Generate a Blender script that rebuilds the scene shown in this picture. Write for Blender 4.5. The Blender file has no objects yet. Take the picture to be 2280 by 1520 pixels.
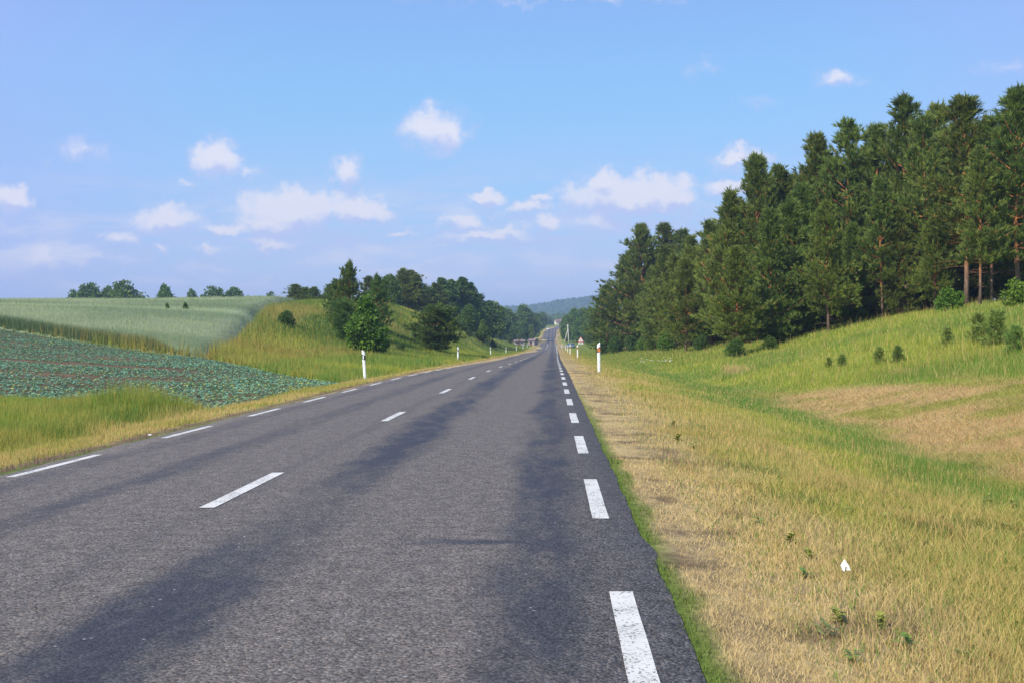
import bpy, math, random
import numpy as np
from mathutils import Vector, Matrix

S = bpy.context.scene
C = S.collection
R = math.radians

# ------------------------------------------------------------------ camera
FPX, ROLL, YAW, PIT, EYE = 2407.0, 0.0104, 0.0377, -0.0023, 1.40
cam = bpy.data.cameras.new('camera')
cam.sensor_width = 36.0
cam.lens = FPX / 2280.0 * 36.0
cam.clip_start = 0.1
cam.clip_end = 20000
camo = bpy.data.objects.new('camera', cam)
C.objects.link(camo)
fwd = Vector((-math.sin(YAW) * math.cos(PIT), math.cos(YAW) * math.cos(PIT), math.sin(PIT)))
rt = fwd.cross(Vector((0, 0, 1))).normalized()
up = rt.cross(fwd).normalized()
r2 = rt * math.cos(ROLL) - up * math.sin(ROLL)
u2 = rt * math.sin(ROLL) + up * math.cos(ROLL)
M = Matrix((r2, u2, -fwd)).transposed().to_4x4()
M.translation = (0, 0, EYE)
camo.matrix_world = M
S.camera = camo

# ------------------------------------------------------------------ light
SUN_AZ, SUN_EL = R(222), R(41)          # azimuth clockwise from +Y
sdir = Vector((math.sin(SUN_AZ) * math.cos(SUN_EL), math.cos(SUN_AZ) * math.cos(SUN_EL), math.sin(SUN_EL)))
sl = bpy.data.lights.new('sun', 'SUN')
sl.energy = 4.6
sl.angle = R(0.55)
sl.color = (1.0, 0.93, 0.80)
slo = bpy.data.objects.new('sun', sl)
slo.rotation_euler = sdir.to_track_quat('Z', 'Y').to_euler()
slo.location = (0, -20, 60)
C.objects.link(slo)
S.view_settings.view_transform = 'Standard'
S.view_settings.look = 'None'
S.view_settings.exposure = 0.36
S.view_settings.gamma = 1.0
S.cycles.max_bounces = 5
S.cycles.diffuse_bounces = 3
S.cycles.transmission_bounces = 4
S.cycles.transparent_max_bounces = 4
S.cycles.volume_bounces = 0
S.cycles.caustics_reflective = False
S.cycles.caustics_refractive = False


def sight(px, py):
    """surveying helper: slope of the sight line through a photograph point, per metre of distance along the road"""
    a, b = px - 1140, py - 760
    cr, sr = math.cos(ROLL), math.sin(ROLL)
    u, v = cr * a - sr * b, sr * a + cr * b
    x, y, z = u / FPX, 1.0, -v / FPX
    cp, sp = math.cos(PIT), math.sin(PIT)
    y, z = cp * y - sp * z, sp * y + cp * z
    cy, sy = math.cos(YAW), math.sin(YAW)
    X, Y = cy * x - sy * y, sy * x + cy * y
    return X / Y, z / Y


# ------------------------------------------------------------------ node helpers
def new_mat(name):
    m = bpy.data.materials.new(name)
    m.use_nodes = True
    m.node_tree.nodes.clear()
    return m, m.node_tree


def nd(nt, t, ins=None, **props):
    n = nt.nodes.new(t)
    for k, v in props.items():
        setattr(n, k, v)
    if ins:
        for k, v in ins.items():
            s = n.inputs[k]
            if isinstance(v, bpy.types.NodeSocket):
                nt.links.new(v, s)
            else:
                s.default_value = v
    return n


def math_(nt, op, a, b=0.0, c=None, clamp=False):
    ins = {0: a, 1: b}
    if c is not None:
        ins[2] = c
    return nd(nt, 'ShaderNodeMath', ins, operation=op, use_clamp=clamp).outputs[0]


def mixc(nt, f, a, b, blend='MIX'):
    n = nd(nt, 'ShaderNodeMix', None, data_type='RGBA', blend_type=blend)
    for s, v in ((n.inputs[0], f), (n.inputs[6], a), (n.inputs[7], b)):
        if isinstance(v, bpy.types.NodeSocket):
            nt.links.new(v, s)
        else:
            s.default_value = v if not isinstance(v, tuple) or len(v) == 4 else (*v, 1)
    return n.outputs[2]


def noise(nt, vec, scale, detail=4, rough=0.55, dist=0.0):
    return nd(nt, 'ShaderNodeTexNoise', {'Vector': vec, 'Scale': scale, 'Detail': detail, 'Roughness': rough, 'Distortion': dist})


def ramp(nt, v, lo, hi, a=0.0, b=1.0):
    return nd(nt, 'ShaderNodeMapRange', {'Value': v, 'From Min': lo, 'From Max': hi, 'To Min': a, 'To Max': b},
              interpolation_type='SMOOTHSTEP').outputs[0]


def out(nt, shader):
    nd(nt, 'ShaderNodeOutputMaterial', {'Surface': shader})


# ------------------------------------------------------------------ world: sky and clouds
W = bpy.data.worlds.new('World')
S.world = W
W.use_nodes = True
nt = W.node_tree
nt.nodes.clear()
sky = nd(nt, 'ShaderNodeTexSky', None, sky_type='NISHITA', sun_disc=False, sun_elevation=SUN_EL, sun_rotation=SUN_AZ,
         altitude=100.0, air_density=1.0, dust_density=0.6, ozone_density=1.6)
tc = nd(nt, 'ShaderNodeTexCoord')
sp = nd(nt, 'ShaderNodeSeparateXYZ', {0: tc.outputs['Generated']})
yy = math_(nt, 'MAXIMUM', sp.outputs[1], 0.02)
pa = math_(nt, 'DIVIDE', sp.outputs[0], yy)
pb = math_(nt, 'DIVIDE', sp.outputs[2], yy)
pv = nd(nt, 'ShaderNodeCombineXYZ', {0: pa, 1: pb, 2: 0.0}).outputs[0]
w1 = noise(nt, pv, 20.0, 8, 0.66)
wv = nd(nt, 'ShaderNodeVectorMath', {0: w1.outputs['Color'], 1: (0.5, 0.5, 0.5)}, operation='SUBTRACT').outputs[0]
wv = nd(nt, 'ShaderNodeVectorMath', {0: wv, 'Scale': 0.05}, operation='SCALE').outputs[0]
pw = nd(nt, 'ShaderNodeVectorMath', {0: pv, 1: wv}, operation='ADD').outputs[0]
CLOUDS = [(970, 288, 85, 56, .75), (480, 352, 58, 52, .8), (545, 375, 55, 30, .42), (774, 380, 36, 44, .62), (195, 338, 90, 32, .42),
          (18, 436, 55, 34, .85), (360, 490, 85, 40, .8), (650, 462, 130, 58, 1.0), (605, 494, 90, 30, .95), (790, 466, 100, 36, .85),
          (510, 514, 95, 22, .62), (620, 534, 75, 24, .75), (270, 528, 45, 24, .55), (90, 570, 65, 48, .55), (175, 575, 55, 36, .4),
          (365, 554, 30, 16, .5), (460, 568, 48, 20, .5), (1400, 428, 145, 50, 1.0), (1350, 402, 60, 32, .9), (1330, 486, 90, 40, .6),
          (1480, 446, 80, 30, .85), (1090, 441, 42, 18, .9), (1180, 468, 90, 20, .62), (1205, 450, 30, 18, .7), (1030, 490, 60, 24, .7),
          (1090, 520, 110, 20, .75), (1216, 500, 34, 30, .7), (1645, 354, 72, 26, .66), (1622, 422, 60, 30, .75), (1865, 176, 60, 22, .5),
          (1565, 155, 45, 24, .25), (1690, 226, 45, 26, .25), (2240, 138, 90, 24, .28), (890, 516, 80, 16, .42), (415, 408, 44, 15, .42),
          (60, 520, 110, 26, .3), (1560, 470, 110, 36, .35), (1250, 2, 320, 10, .3)]
tot = None
tot2 = None
for cx, cy, wx, wy, st in CLOUDS:
    a, b = sight(cx, cy)
    q = nd(nt, 'ShaderNodeVectorMath', {0: pw, 1: (a, b, 0)}, operation='SUBTRACT').outputs[0]
    q = nd(nt, 'ShaderNodeVectorMath', {0: q, 1: (FPX / (wx * 1.45), FPX / (wy * 1.35), 0)}, operation='MULTIPLY').outputs[0]
    ln = nd(nt, 'ShaderNodeVectorMath', {0: q}, operation='LENGTH').outputs['Value']
    m = math_(nt, 'MULTIPLY_ADD', ln, -st, st, clamp=True)
    tot = m if tot is None else math_(nt, 'MAXIMUM', tot, m)
    q = nd(nt, 'ShaderNodeVectorMath', {0: q, 1: (0, .55, 0)}, operation='ADD').outputs[0]
    ln = nd(nt, 'ShaderNodeVectorMath', {0: q}, operation='LENGTH').outputs['Value']
    m = math_(nt, 'MULTIPLY_ADD', ln, -st, st, clamp=True)
    tot2 = m if tot2 is None else math_(nt, 'MAXIMUM', tot2, m)
n2 = noise(nt, pv, 46.0, 8, 0.62)
n3 = math_(nt, 'SUBTRACT', n2.outputs['Fac'], 0.5)
front = math_(nt, 'GREATER_THAN', sp.outputs[1], 0.02)
dens = math_(nt, 'MULTIPLY_ADD', n3, 0.9, tot)
dens = math_(nt, 'MULTIPLY', ramp(nt, dens, 0.0, 0.56), ramp(nt, tot, 0.0, 0.15))
# thin streaky haze cloud low over the horizon
st_v = nd(nt, 'ShaderNodeVectorMath', {0: pv, 1: (9.0, 42.0, 0)}, operation='MULTIPLY').outputs[0]
n4 = noise(nt, st_v, 1.0, 6, 0.6, 0.4)
band = math_(nt, 'MULTIPLY', ramp(nt, pb, 0.02, 0.06), ramp(nt, pb, 0.20, 0.09))
low = math_(nt, 'MULTIPLY', ramp(nt, n4.outputs['Fac'], 0.34, 0.62), band)
low = math_(nt, 'MULTIPLY', low, 0.75)
dens = math_(nt, 'MAXIMUM', dens, low)
dens = math_(nt, 'MULTIPLY', dens, front)
skyg = nd(nt, 'ShaderNodeValToRGB', {'Fac': sp.outputs[2]})
el = skyg.color_ramp.elements
el[0].position = 0.0; el[0].color = (3.75, 4.35, 6.4, 1)
el[1].position = 1.0; el[1].color = (0.9, 2.0, 4.6, 1)
for ps, cl in ((.06, (3.2, 4.3, 6.6)), (.13, (2.35, 4.25, 6.8)), (.22, (1.85, 3.95, 6.8)), (.33, (1.65, 3.05, 6.4))):
    e = el.new(ps); e.color = (*cl, 1)
side = math_(nt, 'MULTIPLY', ramp(nt, math_(nt, 'ABSOLUTE', math_(nt, 'ADD', pa, .02)), .2, .6), front)
skyc = mixc(nt, 0.78, sky.outputs[0], skyg.outputs[0])
base_ = ramp(nt, math_(nt, 'MULTIPLY_ADD', n3, .5, math_(nt, 'SUBTRACT', tot2, tot)), .28, -.22)
skyc = mixc(nt, math_(nt, 'MULTIPLY', side, .5), skyc, (2.7, 3.2, 6.5, 1))
cloudc = mixc(nt, math_(nt, 'MULTIPLY', ramp(nt, dens, 0.1, 0.95), base_), (3.9, 4.3, 6.3, 1), (6.1, 5.9, 6.4, 1))
full = mixc(nt, math_(nt, 'MULTIPLY', dens, 0.86), skyc, cloudc)
bg = nd(nt, 'ShaderNodeBackground', {'Color': full, 'Strength': 0.12})
nd(nt, 'ShaderNodeOutputWorld', {'Surface': bg.outputs[0]})


# ------------------------------------------------------------------ object helpers
def tag(o, label=None, cat=None, group=None, kind=None):
    if label: o['label'] = label
    if cat: o['category'] = cat
    if group: o['group'] = group
    if kind: o['kind'] = kind
    return o


def mesh_np(name, V, T, mat, col=None, smooth=False):
    V = np.ascontiguousarray(V, dtype=np.float32)
    T = np.ascontiguousarray(T, dtype=np.int32)
    k = T.shape[1]
    me = bpy.data.meshes.new(name)
    me.vertices.add(len(V))
    me.vertices.foreach_set('co', V.ravel())
    me.loops.add(T.size)
    me.loops.foreach_set('vertex_index', T.ravel())
    me.polygons.add(len(T))
    me.polygons.foreach_set('loop_start', np.arange(len(T), dtype=np.int32) * k)
    if smooth:
        me.polygons.foreach_set('use_smooth', np.ones(len(T), dtype=bool))
    me.update(calc_edges=True)
    if col is not None:
        c = np.ones((len(V), 4), dtype=np.float32)
        c[:, :3] = col
        at = me.color_attributes.new('tint', 'FLOAT_COLOR', 'POINT')
        at.data.foreach_set('color', c.ravel())
    if mat: me.materials.append(mat)
    return me


def link(name, me, parent=None):
    o = bpy.data.objects.new(name, me)
    C.objects.link(o)
    if parent: o.parent = parent
    return o


def empty(name, loc, rz=0.0, sc=1.0):
    o = bpy.data.objects.new(name, None)
    C.objects.link(o)
    o.location = loc
    o.rotation_euler = (0, 0, rz)
    o.scale = (sc, sc, sc) if not isinstance(sc, tuple) else sc
    o.empty_display_size = 0.3
    return o


class MB:
    """collects pieces into one mesh (triangles and quads)"""
    def __init__(s): s.v = []; s.f = []

    def add(s, vs, fs):
        k = len(s.v)
        s.v += [tuple(p) for p in vs]
        s.f += [tuple(i + k for i in f) for f in fs]

    def box(s, x0, x1, y0, y1, z0, z1):
        s.add([(x0, y0, z0), (x1, y0, z0), (x1, y1, z0), (x0, y1, z0), (x0, y0, z1), (x1, y0, z1), (x1, y1, z1), (x0, y1, z1)],
              [(0, 3, 2, 1), (4, 5, 6, 7), (0, 1, 5, 4), (1, 2, 6, 5), (2, 3, 7, 6), (3, 0, 4, 7)])

    def loft(s, rings, cap=True):
        n = len(rings[0]); k = len(s.v)
        for r in rings: s.v += [tuple(p) for p in r]
        for i in range(len(rings) - 1):
            for j in range(n):
                s.f.append((k + i * n + j, k + i * n + (j + 1) % n, k + (i + 1) * n + (j + 1) % n, k + (i + 1) * n + j))
        if cap:
            s.f.append(tuple(k + j for j in range(n))[::-1])
            s.f.append(tuple(k + (len(rings) - 1) * n + j for j in range(n)))

    def tube(s, pts, rad, n=6, cap=True):
        pts = [Vector(p) for p in pts]
        rings = []
        for i, p in enumerate(pts):
            d = (pts[min(i + 1, len(pts) - 1)] - pts[max(i - 1, 0)]).normalized()
            a = d.orthogonal().normalized() if abs(d.z) < .9 else Vector((1, 0, 0))
            a = (a - d * a.dot(d)).normalized()
            b = d.cross(a)
            r = rad[i] if hasattr(rad, '__len__') else rad
            rings.append([p + a * math.cos(t) * r + b * math.sin(t) * r for t in [2 * math.pi * j / n for j in range(n)]])
        s.loft(rings, cap)

    def mesh(s, name, mat, smooth=False):
        me = bpy.data.meshes.new(name)
        me.from_pydata(s.v, [], s.f)
        me.update()
        if smooth:
            me.polygons.foreach_set('use_smooth', [True] * len(me.polygons))
        if mat: me.materials.append(mat)
        return me

    def build(s, name, mat, parent=None, smooth=False):
        return link(name, s.mesh(name, mat, smooth), parent)


def copy_thing(src, loc, rz=0.0, sc=1.0, label=None, group=None):
    r = src.copy(); C.objects.link(r)
    r.location = loc; r.rotation_euler = (0, 0, rz)
    r.scale = (sc, sc, sc) if not isinstance(sc, tuple) else sc
    if label: r['label'] = label
    if group: r['group'] = group
    elif 'group' in r: del r['group']
    for ch in list(src.children):
        c = ch.copy(); C.objects.link(c); c.parent = r
        for g in list(ch.children):
            d = g.copy(); C.objects.link(d); d.parent = c
    return r


# ------------------------------------------------------------------ noise in numpy
def hash2(ix, iy, seed):
    h = (ix.astype(np.int64) * 374761393 + iy.astype(np.int64) * 668265263 + seed * 1442695041) & 0x7fffffff
    h = ((h ^ (h >> 13)) * 1274126177) & 0x7fffffff
    return ((h ^ (h >> 16)) & 0xffff) / 65535.0


def vn(x, y, sc, seed=0):
    x = np.asarray(x, float) / sc; y = np.asarray(y, float) / sc
    ix, iy = np.floor(x), np.floor(y)
    fx, fy = x - ix, y - iy
    fx = fx * fx * (3 - 2 * fx); fy = fy * fy * (3 - 2 * fy)
    a = hash2(ix, iy, seed); b = hash2(ix + 1, iy, seed); c = hash2(ix, iy + 1, seed); d = hash2(ix + 1, iy + 1, seed)
    return (a * (1 - fx) + b * fx) * (1 - fy) + (c * (1 - fx) + d * fx) * fy


def fbm(x, y, sc, seed=0, n=3):
    t = 0; amp = 1; s = 0
    for i in range(n):
        t = t + amp * vn(x, y, sc / 2 ** i, seed + i * 17); s += amp; amp *= .55
    return t / s


def sstep(a, b, x):
    t = np.clip((x - a) / (b - a), 0, 1)
    return t * t * (3 - 2 * t)


# ------------------------------------------------------------------ terrain
def pchip(xs, ys):
    xs = np.array(xs, float); ys = np.array(ys, float)
    h = np.diff(xs); d = np.diff(ys) / h
    m = np.zeros_like(ys); m[0] = d[0]; m[-1] = d[-1]
    for i in range(1, len(xs) - 1):
        if d[i - 1] * d[i] > 0:
            w1_, w2_ = 2 * h[i] + h[i - 1], h[i] + 2 * h[i - 1]
            m[i] = (w1_ + w2_) / (w1_ / d[i - 1] + w2_ / d[i])

    def f(x):
        x = np.clip(np.asarray(x, float), xs[0], xs[-1])
        i = np.clip(np.searchsorted(xs, x) - 1, 0, len(xs) - 2)
        t = (x - xs[i]) / h[i]
        return ((2 * t ** 3 - 3 * t ** 2 + 1) * ys[i] + (t ** 3 - 2 * t ** 2 + t) * h[i] * m[i]
                + (-2 * t ** 3 + 3 * t ** 2) * ys[i + 1] + (t ** 3 - t ** 2) * h[i] * m[i + 1])
    return f


road_z = pchip([-30, 0, 40, 60, 80, 100, 150, 200, 252, 300, 350, 420, 467, 520, 580, 650, 760, 860, 950, 1100, 1400, 2000, 5000],
               [0, 0, 0, -.1, -.26, -.42, -.76, -1.1, -1.36, -1.34, -1.1, -.7, -.1, 1.3, 3.5, 6.0, 9.5, 12.3, 13.8, 15, 17, 30, 40])
road_l = pchip([-30, 0, 40, 75, 100, 150, 252, 350, 467, 520, 580, 650, 760, 860, 950, 1100],
               [-6.4, -6.4, -6.4, -5.95, -5.72, -5.5, -5.23, -5.05, -5.2, -5.3, -5.0, -4.5, 0.5, 9, 24, 55])
road_r = pchip([-30, 0, 40, 75, 100, 150, 252, 350, 467, 520, 580, 650, 760, 860, 950, 1100],
               [.65, .65, .65, .66, .72, .9, 1.2, 1.38, 1.25, 1.3, 1.6, 2.3, 7.2, 15.5, 30.5, 61.5])
PL = [
    (-20, [0, 1, 2.5, 4, 6, 12, 20, 40, 80, 150, 400, 3500], [-.1, -.16, -.35, -.35, -.3, -.3, -.1, .3, 1, 2, 4, 10]),
    (10, [0, 1, 2.5, 4, 6, 12, 20, 40, 80, 150, 400, 3500], [-.1, -.16, -.32, -.32, -.3, -.28, -.1, .4, 1.2, 2.2, 4, 10]),
    (30, [0, 1, 2.5, 4, 6, 10.5, 20, 30, 60, 100, 400, 3500], [-.1, -.16, -.3, -.27, -.24, -.16, .1, .45, 1.6, 2.6, 5, 10]),
    (52, [0, 1, 2.2, 4, 8, 14, 20.6, 30, 60, 120, 400, 3500], [-.12, -.2, -.38, -.32, -.1, .25, .66, 1.2, 2.8, 4.5, 6, 10]),
    (75, [0, 2.2, 4, 8, 16.5, 24, 32, 50, 70, 150, 400, 3500], [-.25, -.48, -.4, -.05, .6, 1.35, 2.2, 3.5, 4.4, 5.3, 6, 10]),
    (100, [0, 2.5, 5, 8, 11.5, 15, 19, 26, 34, 60, 100, 400, 3500], [-.44, -.65, -.55, -.2, .4, 1.3, 2.6, 3.5, 3.9, 4.7, 5.6, 6.2, 10]),
    (125, [0, 3, 6, 8, 11, 15, 19, 25, 32, 60, 100, 400, 3500], [-.62, -.85, -.5, 0, 1.2, 3.2, 5.0, 5.5, 5.4, 5.8, 6.2, 6.3, 10]),
    (150, [0, 3, 6, 8, 12, 16, 18.3, 22, 30, 60, 100, 400, 3500], [-.78, -1.05, -.6, .2, 2.8, 5.6, 6.5, 6.8, 6.6, 6.35, 6.2, 5.5, 10]),
    (200, [0, 3, 6, 9, 13, 17, 19, 24, 40, 80, 400, 3500], [-1.12, -1.5, -1.2, .2, 3.2, 5.4, 5.9, 6.0, 5.8, 5.2, 4.5, 10]),
    (280, [0, 3, 6, 9, 13, 16, 20, 40, 80, 400, 3500], [-1.38, -1.7, -1.4, -.4, 1.6, 3.1, 3.3, 3.6, 3.8, 4, 12]),
    (350, [0, 3, 6, 9, 14, 20, 40, 400, 3500], [-1.12, -1.5, -1.3, -.6, 1.3, 1.8, 2, 3.5, 14]),
    (430, [0, 3, 8, 14, 40, 400, 3500], [-.68, -1, -.8, .1, .7, 2.5, 20]),
    (520, [0, 3, 10, 40, 400, 3500], [1.28, 1.1, 1.2, 1.5, 2, 25]),
    (650, [0, 3, 40, 400, 3500], [5.98, 5.9, 6, 5, 30]),
    (760, [0, 3, 40, 400, 3500], [9.48, 9.4, 9.5, 8, 30]),
    (950, [0, 3, 400, 3500], [13.78, 13.7, 12, 34]),
    (1400, [0, 3, 400, 3500], [17, 17, 16, 40]),
    (2000, [0, 400, 3500], [30, 28, 40]),
    (5000, [0, 400, 3500], [40, 40, 50]),
]
PR = [
    (-20, [0, .5, 1.5, 3, 5, 6, 7.2, 9, 11, 14, 20, 26, 40, 100, 400, 3500], [-.02, -.05, -.15, -.45, -.75, -.88, -.8, -.45, -.1, .35, 1.3, 2.2, 3.5, 6, 10, 12]),
    (12, [0, .5, 1.5, 3, 5, 6, 7.2, 9, 11, 14, 20, 26, 40, 100, 400, 3500], [-.02, -.05, -.15, -.42, -.75, -.88, -.8, -.45, -.1, .3, 1.2, 2.2, 3.5, 6, 10, 12]),
    (30, [0, 1, 2, 3.5, 5.5, 6.8, 8.2, 10, 13.3, 18, 25, 35, 60, 100, 400, 3500], [-.02, -.07, -.15, -.4, -.75, -.9, -.75, -.4, .12, .9, 2.2, 3.6, 6, 8, 11, 12]),
    (60, [0, 1.5, 3, 5, 7.2, 8.5, 10.5, 13, 18, 25, 35, 60, 100, 400, 3500], [-.12, -.2, -.4, -.75, -1, -.9, -.45, -.05, 1.15, 2.95, 4.4, 6.5, 8.5, 11, 12]),
    (78, [0, 1.5, 3, 5, 7.3, 9, 12.8, 16, 19.2, 23, 30, 60, 100, 400, 3500], [-.27, -.35, -.55, -.85, -1.05, -.75, -.1, .6, 1.5, 2.35, 3.5, 6.2, 8.5, 11, 12]),
    (110, [0, 1.8, 4, 6, 8, 10, 12.7, 18, 25, 60, 100, 400, 3500], [-.5, -.62, -.9, -1.1, -1, -.65, -.25, .9, 2.4, 5.5, 8, 11, 12]),
    (180, [0, 2, 5, 8, 12, 20, 40, 100, 400, 3500], [-1, -1.15, -1.4, -1.2, -.75, .5, 2.8, 5.5, 9, 12]),
    (250, [0, 3, 8, 15, 40, 100, 400, 3500], [-1.37, -1.6, -1.4, -.7, 1.4, 4, 7, 12]),
    (350, [0, 3, 8, 20, 100, 400, 3500], [-1.12, -1.3, -1.2, -.6, 1, 3, 14]),
    (430, [0, 3, 6, 20, 100, 400, 3500], [-.68, -.8, -.75, -.4, .5, 2, 20]),
    (520, [0, 3, 100, 400, 3500], [1.28, 1.1, 1.4, 2, 25]),
    (650, [0, 3, 100, 400, 3500], [5.98, 5.9, 6, 5, 30]),
    (760, [0, 3, 100, 400, 3500], [9.48, 9.4, 9.5, 9, 30]),
    (950, [0, 3, 400, 3500], [13.78, 13.7, 13, 34]),
    (1400, [0, 3, 400, 3500], [17, 17, 18, 40]),
    (2000, [0, 400, 3500], [30, 32, 40]),
    (5000, [0, 400, 3500], [40, 40, 50]),
]
EG = np.concatenate([np.linspace(0, 40, 161), np.linspace(41, 150, 110), np.geomspace(152, 3500, 60)])


def _table(P):
    ys = np.array([p[0] for p in P], float)
    Z = np.array([pchip(p[1], p[2])(EG) for p in P])
    YG = np.concatenate([np.arange(-20, 60, .5), np.arange(60, 300, 2), np.arange(300, 1000, 8), np.geomspace(1000, 5000, 40)])
    T = np.empty((len(YG), len(EG)))
    for j in range(len(EG)):
        T[:, j] = pchip(ys, Z[:, j])(YG)
    return YG, T


YGL, TL = _table(PL)
_, TR = _table(PR)


def _lookup(T, Y, E):
    Y = np.clip(Y, YGL[0], YGL[-1] - 1e-6); E = np.clip(E, 0, EG[-1] - 1e-6)
    i = np.clip(np.searchsorted(YGL, Y, 'right') - 1, 0, len(YGL) - 2)
    j = np.clip(np.searchsorted(EG, E, 'right') - 1, 0, len(EG) - 2)
    a = (Y - YGL[i]) / (YGL[i + 1] - YGL[i]); b = (E - EG[j]) / (EG[j + 1] - EG[j])
    return (T[i, j] * (1 - b) + T[i, j + 1] * b) * (1 - a) + (T[i + 1, j] * (1 - b) + T[i + 1, j + 1] * b) * a


def ground_z(X, Y):
    X = np.asarray(X, float); Y = np.asarray(Y, float)
    l, r = road_l(Y), road_r(Y)
    el, er = l - X, X - r
    zl = _lookup(TL, Y, np.maximum(el, 0)); zr = _lookup(TR, Y, np.maximum(er, 0))
    inside = (el < 0) & (er < 0)
    z = np.where(el >= 0, zl, zr)
    t = np.clip((X - l) / (r - l), 0, 1)
    z = np.where(inside, zl * (1 - t) + zr * t - .07 * sstep(0, .3, np.minimum(-el, -er)), z)
    e = np.maximum(np.maximum(el, er), 0)
    z = z + sstep(.4, 3, e) * ((fbm(X, Y, 2.6, 5) - .5) * .14 + (fbm(X, Y, 11, 9) - .5) * .30 * sstep(2, 12, e))
    return z


def gz(x, y):
    return float(ground_z(np.array([x]), np.array([y]))[0])


def in_poly(X, Y, poly):
    ins = np.zeros(np.shape(X), bool)
    n = len(poly)
    for i in range(n):
        x0, y0 = poly[i]; x1, y1 = poly[(i + 1) % n]
        if y0 == y1: continue
        c = ((y0 > Y) != (y1 > Y)) & (X < (x1 - x0) * (Y - y0) / (y1 - y0) + x0)
        ins ^= c
    return ins


def poly_dist(X, Y, poly):
    d = np.full(np.shape(X), 1e9)
    n = len(poly)
    for i in range(n):
        x0, y0 = poly[i]; x1, y1 = poly[(i + 1) % n]
        dx, dy = x1 - x0, y1 - y0
        t = np.clip(((X - x0) * dx + (Y - y0) * dy) / (dx * dx + dy * dy), 0, 1)
        d = np.minimum(d, np.hypot(X - x0 - t * dx, Y - y0 - t * dy))
    return d


CROP = [(-8.35, 26), (-9.5, 26.5), (-11, 28), (-17, 31), (-45, 43), (-90, 60), (-90, 94), (-40.6, 77), (-21.2, 65.5), (-14.0, 53), (-8.45, 44)]
RYE = [(-21.4, 66.2), (-40.6, 77.5), (-90, 94.5), (-170, 122), (-170, 270), (-60, 250), (-38, 165), (-31.7, 120)]

STRAW = np.array((.56, .43, .155)); STRAW2 = np.array((.45, .32, .095)); GREEN = np.array((.155, .26, .042))
YGREEN = np.array((.36, .39, .055)); HAY = np.array((.58, .40, .18)); PALE = np.array((.66, .50, .25)); MOSS = np.array((.11, .20, .02))
SOIL = np.array((.17, .115, .075)); FIELDSOIL = np.array((.25, .145, .085)); DEEP = np.array((.06, .11, .022))


def lerp(a, b, t):
    return a + (b - a) * np.asarray(t)[..., None]


def hay_edge(Y):
    return np.interp(Y, [0, 30, 36, 44, 52], [15.0, 14.4, 11.0, 8.0, 7.2])


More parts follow.
